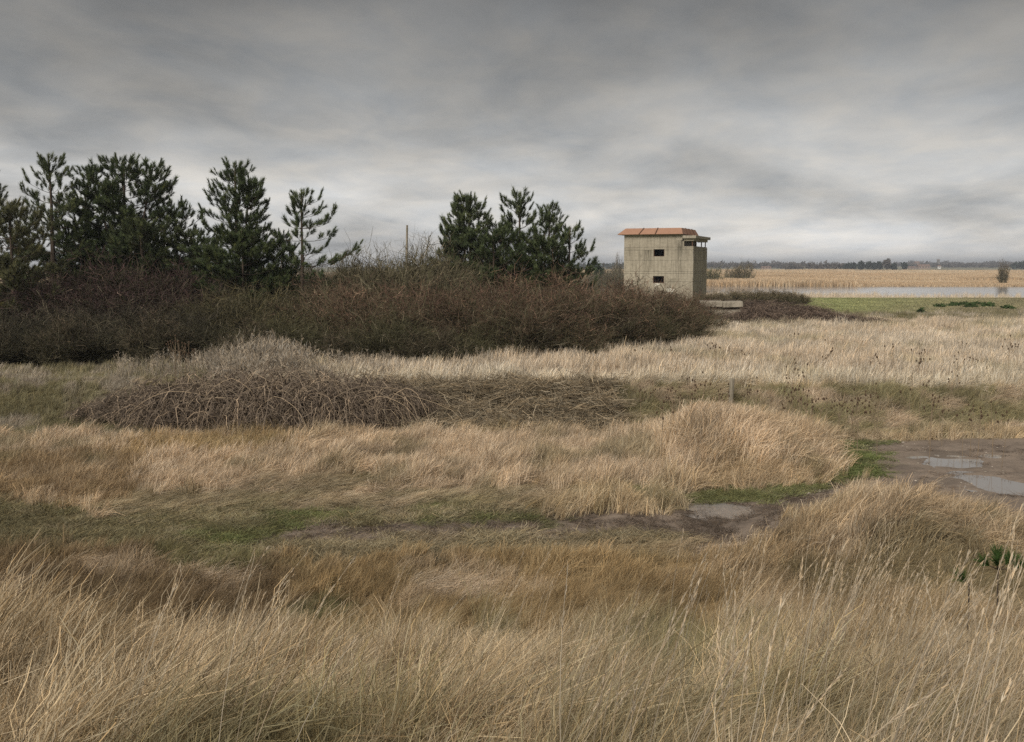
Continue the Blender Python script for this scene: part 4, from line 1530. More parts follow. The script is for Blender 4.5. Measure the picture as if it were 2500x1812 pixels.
def instancer(name, lib_objs, pts, rot, scl, idx, tint, label, cat):
    n = len(pts)
    me = bpy.data.meshes.new(name)
    me.vertices.add(n)
    me.vertices.foreach_set('co', np.ascontiguousarray(pts, np.float32).ravel())
    set_attr(me, 'rot', rot, 'FLOAT_VECTOR')
    set_attr(me, 'scl', scl, 'FLOAT_VECTOR')
    set_attr(me, 'idx', idx, 'INT')
    set_attr(me, 'tint', np.concatenate([tint, np.ones((n, 1))], 1), 'FLOAT_COLOR')
    me.update()
    o = link(name, me)
    coll = bpy.data.collections.new(name + '_library')
    for ob in lib_objs:
        coll.objects.link(ob)
    ng = bpy.data.node_groups.new(name, 'GeometryNodeTree')
    ng.interface.new_socket('Geometry', in_out='INPUT', socket_type='NodeSocketGeometry')
    ng.interface.new_socket('Geometry', in_out='OUTPUT', socket_type='NodeSocketGeometry')
    gi, go = ng.nodes.new('NodeGroupInput'), ng.nodes.new('NodeGroupOutput')
    ci = ng.nodes.new('GeometryNodeCollectionInfo')
    ci.inputs['Collection'].default_value = coll
    ci.inputs['Separate Children'].default_value = True
    ci.inputs['Reset Children'].default_value = True
    ip = ng.nodes.new('GeometryNodeInstanceOnPoints')
    ip.inputs['Pick Instance'].default_value = True
    ng.links.new(gi.outputs[0], ip.inputs['Points'])
    ng.links.new(ci.outputs[0], ip.inputs['Instance'])
    for nm, dt, sock in (('rot', 'FLOAT_VECTOR', 'Rotation'), ('scl', 'FLOAT_VECTOR', 'Scale'), ('idx', 'INT', 'Instance Index')):
        na = ng.nodes.new('GeometryNodeInputNamedAttribute')
        na.data_type = dt
        na.inputs[0].default_value = nm
        src = na.outputs['Attribute']
        if nm == 'rot':
            er = ng.nodes.new('FunctionNodeEulerToRotation')
            ng.links.new(src, er.inputs[0])
            src = er.outputs[0]
        ng.links.new(src, ip.inputs[sock])
    ng.links.new(ip.outputs[0], go.inputs[0])
    md = o.modifiers.new('tufts', 'NODES')
    md.node_group = ng
    tag(o, label, cat, kind='stuff')
    return o


def tuft_obj(name, seed, n, h, rad, lean, curl, w, segs, spread=0.35, hv=0.4, head=0.0, droop=0.0):
    rg = np.random.default_rng(seed)
    a = rg.uniform(0, 6.283, n)
    rr = rad * np.sqrt(rg.random(n))
    b0 = np.stack([rr * np.cos(a), rr * np.sin(a), np.full(n, -0.03)], 1)
    hh = h * (1 - hv * rg.random(n))
    da = rg.uniform(0, 6.283, n)
    dr = np.stack([np.cos(da), np.sin(da)], 1) * rg.uniform(0, spread, (n, 1)) + np.array((1.0, 0.1)) * lean * rg.uniform(0.4, 1.5, (n, 1))
    s = np.linspace(0, 1, segs + 1)
    P = np.zeros((n, segs + 1, 3))
    P[..., :2] = b0[:, None, :2] + dr[:, None] * (hh[:, None] * (0.35 * s + 0.65 * s ** 2))[..., None]
    cv = curl * rg.uniform(0.2, 1.3, n)
    P[..., 2] = b0[:, None, 2] + hh[:, None] * (s - cv[:, None] * s ** 2.5 * 0.75)
    P[:, 1:, :2] += rg.normal(0, 0.03, (n, segs, 2)) * hh[:, None, None]
    P[:, 1:, 2] = np.maximum(P[:, 1:, 2], 0.012)
    W = w * 0.5 * (1.0 - 0.75 * s ** 1.4)[None] * rg.uniform(0.6, 1.35, (n, 1))
    if head:
        W = W + (np.exp(-((s - 0.90) / 0.07) ** 2) * head * 0.5)[None]
    side = rg.normal(size=(n, 1, 3)) * np.array((0.6, 1.0, 0.3))
    V, Q = ribbons(P, W, rg, side)
    rn = np.repeat(rg.random(n), 2 * (segs + 1))
    me = np_mesh(name, V, Q, 4)
    set_attr(me, 'rnd', rn)
    me.materials.append(M_GRASS)
    return bpy.data.objects.new(name, me)


def scatter(rg, n, y0, y1, xmul, xadd, ypow=1.0):
    y = y0 + (y1 - y0) * rg.random(n) ** ypow
    x = rg.uniform(-1, 1, n) * (xmul * y + xadd)
    return x, y


def make_layer(name, rg, x, y, libs, hbase, label, keep=None, rotj=0.9, hmul=1.0, wmul=1.0, follow=True, cat='grass'):
    """libs: dict kind -> list of indices in lib list (objs)"""
    objs, kinds = libs
    tint, h, dens, kind, u, v = zones(x, y)
    ok = rg.random(len(x)) < dens
    if keep is not None:
        ok &= keep(x, y, u, v)
    x, y, tint, h, kind = x[ok], y[ok], tint[ok], h[ok], kind[ok]
    n = len(x)
    z = height(x, y)
    idx = np.zeros(n, int)
    for k, lst in kinds.items():
        m = kind == k
        idx[m] = rg.choice(lst, m.sum())
    # wind combs the tufts in slow swirls
    swirl = (fnoise(x, y, 2.8, 611) - 0.5) * 2.2
    rz = np.where(kind == 2, rg.uniform(0, 6.283, n), swirl * 1.3 + rg.normal(0, rotj * 1.0, n))
    tl = np.where(kind == 2, 0.05, 0.16)
    rot = np.stack([rg.normal(0, 1, n) * tl, rg.normal(0, 1, n) * tl, rz], 1)
    sz = h / hbase * rg.uniform(0.62, 1.25, n) * hmul * (0.50 + 1.0 * fnoise(x, y, 0.7, 631))
    sxy = wmul * rg.uniform(0.8, 1.25, n) * np.where(kind == 2, 1.0, np.clip(sz, 0.6, 1.4))
    tint = tint * (0.62 + 0.76 * fnoise(x, y, 0.6, 651))[:, None] * rg.uniform(0.82, 1.16, (n, 1))
    return instancer(name, objs, np.stack([x, y, z], 1), rot, np.stack([sxy, sxy, sz], 1), idx, tint, label, cat)


def build_grass():
    rg = np.random.default_rng(2024)
    # library objects are named a_, b_, ... because the collection sorts them by name
    near = [tuft_obj('a%02d_tuft' % k, 700 + k, 54, 0.62, 0.09, 0.42, 0.30, 0.0041, 5, 0.38, 0.55) for k in range(4)]
    near += [tuft_obj('b%02d_tuft' % k, 720 + k, 40, 0.60, 0.10, 0.75, 0.72, 0.0041, 5, 0.45, 0.55) for k in range(2)]
    near += [tuft_obj('c%02d_tuft' % k, 740 + k, 26, 0.85, 0.10, 0.30, 0.10, 0.0040, 6, 0.22, 0.5, 0.004) for k in range(2)]
    near += [tuft_obj('d%02d_tuft' % k, 760 + k, 40, 0.5, 0.12, 0.2, 0.2, 0.006, 3, 0.6, 0.5) for k in range(2)]
    kn = {0: [0, 1, 2, 3], 1: [4, 5], 2: [8, 9], 3: [0, 1, 2, 3, 4, 5, 4, 5, 6, 7]}
    x, y = scatter(rg, 16000, 0.9, 11.2, 0.58, 1.2, 0.82)
    make_layer('foreground_grass', rg, x, y, (near, kn), 0.62, 'tall pale wind-combed grass on the near bank', wmul=1.0)
    mid = [tuft_obj('a%02d_tuft' % k, 800 + k, 44, 0.5, 0.11, 0.30, 0.22, 0.0075, 4, 0.30, 0.5) for k in range(4)]
    mid += [tuft_obj('b%02d_tuft' % k, 820 + k, 44, 0.5, 0.13, 0.95, 0.85, 0.0075, 5, 0.5, 0.5) for k in range(3)]
    mid += [tuft_obj('c%02d_tuft' % k, 840 + k, 46, 0.5, 0.12, 0.2, 0.3, 0.0085, 3, 0.6, 0.6) for k in range(3)]
    km = {0: [0, 1, 2, 3, 0, 1, 2, 3, 4, 5], 1: [4, 5, 6], 2: [7, 8, 9], 3: [0, 1, 2, 3, 4, 5]}
    x, y = scatter(rg, 40000, 10.6, 24.0, 0.58, 1.2, 0.9)

    def keepm(x, y, u, v):
        return ~((y > 21.0) & (u > 300) & (u < 960)) | (rg.random(len(x)) < 0.3)
    make_layer('meadow_grass', rg, x, y, (mid, km), 0.5, 'tan and brown tussocky grass on both sides of the muddy track', keepm)
    far = [tuft_obj('a%02d_tuft' % k, 860 + k, 40, 0.6, 0.20, 0.14, 0.10, 0.015, 3, 0.22, 0.5) for k in range(4)]
    far += [tuft_obj('b%02d_tuft' % k, 880 + k, 40, 0.5, 0.22, 0.5, 0.5, 0.015, 3, 0.5, 0.5) for k in range(2)]
    far += [tuft_obj('c%02d_tuft' % k, 890 + k, 36, 0.5, 0.24, 0.2, 0.3, 0.018, 2, 0.5, 0.5) for k in range(2)]
    kf = {0: [0, 1, 2, 3], 1: [4, 5], 2: [6, 7], 3: [0]}
    x, y = scatter(rg, 46000, 23.6, 57.0, 0.57, 2, 0.8)

    def keepf(x, y, u, v):
        lim = np.where(u < 1150, 28.6, np.where(u < 1450, 30.4, np.where(u < 1700, 36.0, 60)))
        return y < lim
    make_layer('field_grass', rg, x, y, (far, kf), 0.6, 'pale dry standing grass across the open field', keepf)
    x, y = scatter(rg, 60000, 57.0, 92.0, 0.57, 3, 0.9)
    lawn = [tuft_obj('a%02d_tuft' % k, 895 + k, 34, 0.14, 0.42, 0.3, 0.3, 0.03, 2, 0.8, 0.6) for k in range(3)]
    make_layer('sea_wall_turf', rg, x, y, (lawn, {0: [0, 1, 2], 1: [0], 2: [0, 1, 2], 3: [0]}), 0.14, 'short green turf along the low sea wall', lambda x, y, u, v: u > 1650, hmul=0.9)

    # tall seeding stems in front
    st = []
    for k in range(5):
        rgk = np.random.default_rng(930 + k)
        n = 5
        hh = rgk.uniform(0.75, 1.15, n)
        s = np.linspace(0, 1, 9)
        b0 = rgk.normal(0, 0.05, (n, 3)) * (1, 1, 0)
        ln = rgk.uniform(0.15, 0.42, n)
        P = np.zeros((n, 9, 3))
        P[..., 0] = b0[:, None, 0] + (hh * ln)[:, None] * (0.4 * s + 0.6 * s ** 2)
        P[..., 1] = b0[:, None, 1] + rgk.normal(0, 0.10, n)[:, None] * s
        P[..., 2] = hh[:, None] * s * (1 - 0.10 * s ** 2)
        W = np.where(s < 0.80, 0.0013, 0.0008)[None] * np.ones((n, 1))
        V1, Q1 = prisms(P, W, rgk, 3)
        # feathery heads: short overlapping spikelets
        m = 40
        i = np.repeat(np.arange(n), m)
        q = rgk.uniform(0.80, 1.0, n * m)
        a = np.floor(q * 8).astype(int).clip(0, 7)
        f = (q * 8 - a)[:, None]
        p0 = P[i, a] * (1 - f) + P[i, a + 1] * f
        d = P[i, a + 1] - P[i, a]
        d /= np.linalg.norm(d, axis=1, keepdims=True)
        d = d + rgk.normal(0, 0.14, d.shape)
        sp = rgk.uniform(0.012, 0.026, n * m)
        P2 = p0[:, None] + d[:, None] * (sp[:, None] * np.array((0, 0.5, 1.0)))[..., None]
        W2 = np.array((0.0005, 0.0013, 0.0003))[None] * np.ones((n * m, 1))
        V2, Q2 = ribbons(P2, W2, rgk)
        V, Q, rn = merge([(V1, Q1, np.repeat(rgk.uniform(0.3, 0.9, n), 27)), (V2, Q2, np.repeat(rgk.uniform(0.35, 0.9, n * m), 6))])
        me = np_mesh('stem%02d' % k, V, Q, 4)
        set_attr(me, 'rnd', rn)
        me.materials.append(M_GRASS)
        st.append(bpy.data.objects.new('stem%02d' % k, me))
    n = 380
    x, y = scatter(rg, n, 1.7, 7.6, 0.56, 0.8, 0.9)
    u, v = project(x, y, height(x, y))
    wt = np.clip(0.10 + 0.9 * sstep(1150, 2000, u), 0, 1) * (0.35 + 0.9 * (fnoise(x, y, 1.0, 671) > 0.5))
    ok = rg.random(n) < wt
    x, y = x[ok], y[ok]
    n = len(x)
    sc = rg.uniform(0.8, 1.15, n)
    tint = np.array((0.44, 0.36, 0.26)) * rg.uniform(0.8, 1.1, (n, 1))
    instancer('seeding_grass_stems', st, np.stack([x, y, height(x, y) - 0.02], 1),
              np.stack([rg.normal(0, 0.08, n), rg.normal(0, 0.08, n), rg.normal(0, 0.5, n)], 1),
              np.stack([sc, sc, sc], 1), rg.integers(0, 5, n), tint, 'tall bleached seeding grass stems leaning over the near bank', 'grass')

    # pale dead weed stalks in front of the thicket
    wd = []
    for k in range(4):
        rgk = np.random.default_rng(960 + k)
        n = 7
        s = np.linspace(0, 1, 5)
        P = np.zeros((n, 5, 3))
        b0 = rgk.normal(0, 0.14, (n, 2))
        tip = rgk.normal(0, 0.16, (n, 2))
        hh = rgk.uniform(0.65, 1.05, n)
        P[..., :2] = b0[:, None] + tip[:, None] * (s ** 1.2)[None, :, None]
        P[..., 2] = hh[:, None] * s
        V1, Q1 = prisms(P, np.full((n, 5), 0.006) * np.linspace(1, 0.5, 5), rgk, 3)
        m = 22
        i = np.repeat(np.arange(n), m)
        q = rgk.uniform(0.35, 1, n * m)
        a = np.floor(q * 4).astype(int).clip(0, 3)
        f = (q * 4 - a)[:, None]
        p0 = P[i, a] * (1 - f) + P[i, a + 1] * f
        d = rgk.normal(0, 0.45, (n * m, 3)) + np.array((0, 0, 1.0))
        d /= np.linalg.norm(d, axis=1, keepdims=True)
        P2 = p0[:, None] + d[:, None] * (rgk.uniform(0.06, 0.22, n * m)[:, None] * np.array((0, 0.5, 1.0)))[..., None]
        V2, Q2 = ribbons(P2, np.array((0.004, 0.006, 0.003))[None] * np.ones((n * m, 1)), rgk)
        V, Q, rn = merge([(V1, Q1, np.repeat(rgk.random(n), 15)), (V2, Q2, np.repeat(rgk.random(n * m), 6))])
        me = np_mesh('weed%02d' % k, V, Q, 4)
        set_attr(me, 'rnd', rn)
        me.materials.append(M_GRASS)
        wd.append(bpy.data.objects.new('weed%02d' % k, me))
    n = 3200
    uu = rg.uniform(280, 1720, n)
    yy = rg.uniform(23.6, 31.5, n) + np.maximum(0, (uu - 1350) / 350 * 4.5)
    big = np.exp(-((uu - 650) / 170) ** 2)
    lowr = np.exp(-((uu - 1100) / 260) ** 2)
    keep = rg.random(n) < 0.07 + 0.42 * big + 0.16 * lowr * (yy > 28.5)
    keep &= ~((uu > 1480) & (rg.random(n) < 0.5))
    uu, yy = uu[keep], yy[keep]
    n = len(uu)
    xx = (uu - 1250) / F * yy
    sc = rg.uniform(0.55, 1.0, n) * (0.62 + 0.50 * np.exp(-((uu - 650) / 110) ** 2))
    tint = np.array((0.43, 0.37, 0.295)) * rg.uniform(0.65, 1.15, (n, 1))
    instancer('dead_weed_stalks', wd, np.stack([xx, yy, height(xx, yy)], 1), np.stack([rg.normal(0, 0.1, n), rg.normal(0, 0.1, n), rg.uniform(0, 6.28, n)], 1),
              np.stack([sc, sc, sc], 1), rg.integers(0, 4, n), tint, 'pale dead weed stalks standing in front of the thicket', 'weeds')

    # cut stems strewn on the bank
    ct = []
    for k in range(3):
        rgk = np.random.default_rng(980 + k)
        n = 34
        c = rgk.normal(0, 0.22, (n, 3)) * (1, 0.8, 0) + np.array((0, 0, 0.10)) + np.stack([0 * np.arange(n), 0 * np.arange(n), rgk.uniform(0, 0.16, n)], 1)
        d = rgk.normal(0, 1, (n, 3)) * (1, 1, 0.30)
        d /= np.linalg.norm(d, axis=1, keepdims=True)
        s = np.linspace(-0.5, 0.5, 4)
        P = c[:, None] + d[:, None] * (rgk.uniform(0.2, 0.7, n)[:, None] * s)[..., None] + rgk.normal(0, 0.012, (n, 4, 3))
        V, Q = prisms(P, np.full((n, 4), 0.0045) * rgk.uniform(0.6, 1.4, (n, 1)), rgk, 3)
        me = np_mesh('cut%02d' % k, V, Q, 4)
        set_attr(me, 'rnd', np.repeat(rgk.random(n), 12))
        me.materials.append(M_GRASS)
        ct.append(bpy.data.objects.new('cut%02d' % k, me))
    n = 640
    uu = rg.uniform(900, 1500, n)
    yy = rg.uniform(20.9, 23.8, n)
    xx = (uu - 1250) / F * yy
    tint = np.array((0.40, 0.325, 0.225)) * rg.uniform(0.45, 1.2, (n, 1))
    instancer('cut_stems', ct, np.stack([xx, yy, height(xx, yy)], 1), np.stack([rg.normal(0, 0.15, n), rg.normal(0, 0.15, n), rg.uniform(0, 6.28, n)], 1),
              np.ones((n, 3)) * rg.uniform(0.7, 1.2, (n, 1)), rg.integers(0, 3, n), tint, 'tangle of cut bramble stems strewn over the bank', 'brambles')

    # reeds
    rd = [tuft_obj('a%02d_reed' % k, 1000 + k, 26, 1.0, 0.5, 0.04, 0.04, 0.03, 3, 0.10, 0.35, 0.05) for k in range(3)]
    n = 9500
    y = rg.uniform(93.5, 138, n)
    u = rg.uniform(1560, 2620, n)
    x = (u - 1250) / F * y
    sp = np.clip(1.05 - sstep(98, 130, y) * 0.85, 0, 1)
    sp *= 0.55 + 0.45 * (u < 2200)
    ok = rg.random(n) < sp
    x, y, u = x[ok], y[ok], u[ok]
    n = len(x)
    z = np.maximum(height(x, y), -0.9)
    hh = rg.uniform(0.8, 1.5, n) * np.where(u > 2150, 0.85, 1.0)
    tint = np.array((0.60, 0.50, 0.37)) * rg.uniform(0.8, 1.15, (n, 1))
    instancer('near_reeds', rd, np.stack([x, y, z], 1), np.stack([0 * x, 0 * x, rg.uniform(0, 6.28, n)], 1), np.stack([0.7 + 0 * x, 0.7 + 0 * x, hh], 1), rg.integers(0, 3, n), tint,
              'thin pale reeds standing in the near edge of the lagoon', 'reeds')
    rd2 = [tuft_obj('a%02d_reed' % k, 1010 + k, 34, 1.0, 1.3, 0.04, 0.04, 0.10, 2, 0.10, 0.35) for k in range(3)]
    n = 60000
    inv = rg.uniform(1 / 760, 1 / 207.5, n) ** 1.0
    y = 1 / inv
    u = rg.uniform(1330, 2640, n)
    x = (u - 1250) / F * y
    inch = (y > 271) & (y < 302) & (x > 72)
    ok = ~(inch & (rg.random(n) < sstep(70, 130, x)))
    x, y, u = x[ok], y[ok], u[ok]
    n = len(x)
    tall = np.where(u < 2080, 1.4, 0.9) + 0.9 * sstep(330, 600, y)
    tall = tall * (1 - 0.45 * sstep(2080, 2150, u) * (y < 270))
    hh = tall * rg.uniform(0.65, 1.1, n) * (0.6 + 0.7 * fnoise(x, y, 30, 701))
    q = sstep(0.3, 0.7, fnoise(x, y, 45, 721))[:, None]
    tint = np.array((0.62, 0.50, 0.35)) * q + np.array((0.54, 0.40, 0.26)) * (1 - q)
    edge = (y < 216)[:, None] * 0.5
    tint = tint * (1 - edge) + np.array((0.52, 0.40, 0.27)) * edge
    dkp = (sstep(0.70, 0.82, fnoise(x, y, 18, 741)) * (y > 230))[:, None] * 0.55
    tint = tint * (1 - dkp) + np.array((0.17, 0.12, 0.07)) * dkp
    tint = tint * rg.uniform(0.85, 1.12, (n, 1))
    instancer('far_reed_bed', rd2, np.stack([x, y, height(x, y) - 0.05], 1), np.stack([0 * x, 0 * x, rg.uniform(0, 6.28, n)], 1), np.stack([1 + 0 * x, 1 + 0 * x, hh], 1), rg.integers(0, 3, n), tint,
              'wide tan reed bed beyond the lagoon', 'reeds')


build_grass()

# ------------------------------------------------------------------ teasels, weeds, saplings, gravel


def build_teasels():
    rg = np.random.default_rng(55)
    hm = MB()
    hm.tube([(0, 0, 0), (0, 0, 0.008), (0, 0, 0.024), (0, 0, 0.040), (0, 0, 0.05)], [0.006, 0.014, 0.016, 0.012, 0.003], 7)
    mh = mat_plain('teasel_head_brown', (0.075, 0.048, 0.030), 0.9, 0.3, 60)
    ms = mat_plain('dry_stem_brown', (0.22, 0.165, 0.11), 0.9, 0.2, 30)
    protos = []
    head_me = None
    for k in range(5):
        t = empty('teasel')
        tag(t, 'dead teasel with dark seed heads standing in the pale field grass', 'teasel', 'teasels in the field')
        mb = MB()
        H = rg.uniform(0.85, 1.15)
        mb.tube([(0, 0, 0), (0.01, 0, H * 0.5), (0.02, 0.01, H)], [0.006, 0.005, 0.003], 5)
        heads = [(0.02, 0.01, H)]
        for b in range(rg.integers(2, 5)):
            z = H * rg.uniform(0.55, 0.8)
            a = rg.uniform(0, 6.28)
            l = rg.uniform(0.12, 0.24)
            e = (math.cos(a) * l, math.sin(a) * l, z + rg.uniform(0.14, 0.28))
            mb.tube([(0.01, 0, z), (e[0] * 0.7, e[1] * 0.7, z + (e[2] - z) * 0.4), e], [0.004, 0.0035, 0.003], 4)
            heads.append(e)
        mb.build('stem', ms, t)
        for e in heads:
            if head_me is None:
                o = hm.build('seed_head', mh, t, smooth=True)
                head_me = o.data
            else:
                o = link('seed_head', head_me, None, t)
            o.location = e
        protos.append(t)
    spots = []
    clus = [(1605, 935), (1645, 930), (1680, 932), (1705, 935), (1800, 905), (1760, 912), (1840, 905), (1930, 915), (1955, 925), (1980, 930), (2040, 915), (2050, 918), (2090, 912), (2150, 905), (2300, 925), (2298, 905), (2470, 935), (2440, 930), (2410, 932), (2380, 935), (1740, 860), (1820, 870), (1930, 885), (2150, 890), (2240, 880), (2260, 855), (2480, 855), (2330, 880)]
    for (u, v) in clus:
        for q in range(rg.integers(1, 4)):
            spots.append((u + rg.normal(0, 12), v + rg.normal(0, 6)))
    for q in range(26):
        spots.append((rg.uniform(1540, 2490), rg.uniform(832, 935)))
    for q in range(9):
        spots.append((rg.uniform(420, 475), rg.uniform(905, 925)))
    first = [True] * 5
    for (u, v) in spots:
        # v is where the heads show, about 0.95 m above the field at 0.55 m
        Y = (CAMZ - 1.45) / ((v - HOR) / F)
        if u < 700:
            Y = 23.6
        x = (u - 1250) / F * Y
        k = int(rg.integers(0, 5))
        if first[k]:
            t = protos[k]
            first[k] = False
        else:
            t = copy_tree(protos[k])
        s = rg.uniform(0.8, 1.1)
        t.location = (x, Y, hz(x, Y) - 0.02)
        t.rotation_euler = (rg.normal(0, 0.05), rg.normal(0, 0.05), rg.uniform(0, 6.28))
        t.scale = (s, s, s)
        if u < 700:
            t['label'] = 'dead teasel with dark seed heads rising behind the bramble heaps'
            t['group'] = 'teasels behind the brambles'
    for k in range(5):
        if first[k]:
            for ch in list(protos[k].children):
                bpy.data.objects.remove(ch)
            bpy.data.objects.remove(protos[k])


build_teasels()


def build_saplings():
    rg = np.random.default_rng(66)

    def sap(u, v, Y, sprigs, label, stemtop):
        c = at(u, v, Y)
        g = hz(c.x, Y)
        t = empty('pine_sapling', (c.x, Y, g))
        tag(t, label, 'sapling')
        H = c.z - g
        mb = MB()
        mb.tube([(0, 0, -0.05), (0.01, 0, H * 0.5), (0, 0, H)], [0.008, 0.007, 0.005], 6)
        for e, _, _ in sprigs:
            mb.tube([(0, 0, H - 0.01), (e[0] * 0.6, e[1] * 0.6, H + e[2] * 0.4), (e[0], e[1], H + e[2])], [0.005, 0.0045, 0.004], 5)
        mb.build('trunk', M_BARK, t)
        for e, d, s in sprigs:
            n = 150
            tt = rg.uniform(0, 0.8, n)
            ph = rg.uniform(0, 6.28, n)
            al = rg.uniform(0.35, 1.0, n)
            D = np.array(d, float)
            D /= np.linalg.norm(D)
            Fm = frame_from(D[None], rg)[0]
            dr = np.stack([np.cos(ph) * np.sin(al), np.sin(ph) * np.sin(al), np.cos(al)], 1) @ Fm.T
            b0 = np.array(e) + np.array((0, 0, H)) + D * (tt * s * 0.7)[:, None]
            ln = rg.uniform(0.55, 0.8, n) * s
            P = b0[:, None] + dr[:, None] * (ln[:, None] * np.array((0, 0.5, 1.0)))[..., None]
            V, Q = ribbons(P, np.array((0.0016, 0.0016, 0.0005))[None] * np.ones((n, 1)), rg)
            me = np_mesh('needle_sprig', V, Q, 4)
            set_attr(me, 'rnd', np.repeat(rg.random(n) * 0.9, 6))
            o = link('needle_sprig', me, M_NEEDLE, t)
            o.color = (0.060, 0.105, 0.032, 1)
    sap(2437, 1388, 8.2, [((-0.07, 0, 0.02), (-0.75, 0.1, 0.55), 0.13), ((0.0, 0.03, 0.05), (0.15, 0.2, 1), 0.14), ((0.05, -0.02, 0.04), (0.4, -0.2, 0.9), 0.14), ((0.13, 0, -0.005), (0.5, 0, 0.6), 0.13), ((-0.03, -0.04, 0.03), (-0.3, -0.4, 0.8), 0.12)],
        'young green pine seedling with several sprigs above the pale grass', 0.5)
    sap(2366, 1424, 8.1, [((-0.02, 0, 0.0), (-0.6, 0, 0.8), 0.15)], 'single green pine sprig poking out of the grass beside the seedling', 0.4)


build_saplings()


def build_weed_patches():
    rg = np.random.default_rng(88)
    m = mat_tinted('nettle_green', (0.060, 0.088, 0.034), 0.4, 0.2)
    for (u, v, w) in ((2294, 751, 26), (2328, 748, 34), (2350, 746, 50), (2368, 752, 34), (2395, 746, 60), (2410, 750, 36), (2460, 755, 28), (2247, 763, 16)):
        Y = (CAMZ - 0.62) / ((v + 3 - HOR) / F)
        x = (u - 1250) / F * Y
        r = w / F * Y * 0.5
        n = 160
        a = rg.uniform(0, 6.28, n)
        rr = r * np.sqrt(rg.random(n))
        c = np.stack([rr * np.cos(a), rr * np.sin(a) * 0.8, rg.random(n) * 0.20 * (1.1 - rr / r)], 1)
        tri = c[:, None] + rg.normal(0, 0.09, (n, 3, 3))
        me = np_mesh('nettle_patch', tri.reshape(-1, 3), np.arange(n * 3).reshape(-1, 3), 3)
        set_attr(me, 'rnd', np.repeat(rg.random(n), 3))
        o = link('nettle_patch', me, m)
        o.location = (x, Y, hz(x, Y) + 0.05)
        tag(o, 'small bright green weed patch on the turf of the sea wall', 'weeds', 'green weed patches on the sea wall')


build_weed_patches()


def build_gravel():
    rg = np.random.default_rng(99)
    V, Fc, R_ = [], [], []
    ico = [(0, 0, 1), (0.9, 0, 0.3), (0.28, 0.86, 0.3), (-0.72, 0.53, 0.3), (-0.72, -0.53, 0.3), (0.28, -0.86, 0.3)]
    tr = [(0, 1, 2), (0, 2, 3), (0, 3, 4), (0, 4, 5), (0, 5, 1)]
    n = 420
    for k in range(n):
        if k < 240:
            u, v = rg.normal(1985, 42), rg.normal(1192, 17)
        else:
            u, v = rg.uniform(2080, 2490), rg.uniform(1060, 1190)
        x, y = flat(u, v)
        z = hz(x, y)
        s = abs(rg.normal(0.008, 0.009)) + 0.005
        b = len(V)
        for p in ico:
            q = np.array(p) * rg.uniform(0.7, 1.3, 3) * s
            V.append((x + q[0], y + q[1], z + q[2] * 0.6 - 0.002))
        Fc += [tuple(b + i for i in f) for f in tr]
        R_ += [rg.random()] * 6
    me = np_mesh('gravel', np.array(V), np.array(Fc), 3)
    set_attr(me, 'rnd', np.array(R_))
    o = link('gravel', me, mat_tinted('pale_pebbles', (0.40, 0.345, 0.28), 0.4, 0.0))
    tag(o, 'scattered pale gravel on the muddy track', 'gravel', kind='stuff')


build_gravel()

# ------------------------------------------------------------------ far country


def leaf_crown(rg, n, rx, ry, rz, zc, size, lobes=9, shell=0.45):
    """random leaf-clump faces gathered in lobes"""
    lc = rg.normal(0, 1, (lobes, 3))
    lc /= np.linalg.norm(lc, axis=1, keepdims=True)
    lc *= rg.uniform(0.25, 0.75, (lobes, 1))
    i = rg.integers(0, lobes, n)
    d = rg.normal(0, 1, (n, 3))
    d /= np.linalg.norm(d, axis=1, keepdims=True)
    p = lc[i] + d * shell * rg.uniform(0.5, 1.0, (n, 1))
    c = p * np.array((rx, ry, rz)) + np.array((0, 0, zc))
    tri = c[:, None] + rg.normal(0, size, (n, 3, 3))
    return tri.reshape(-1, 3)


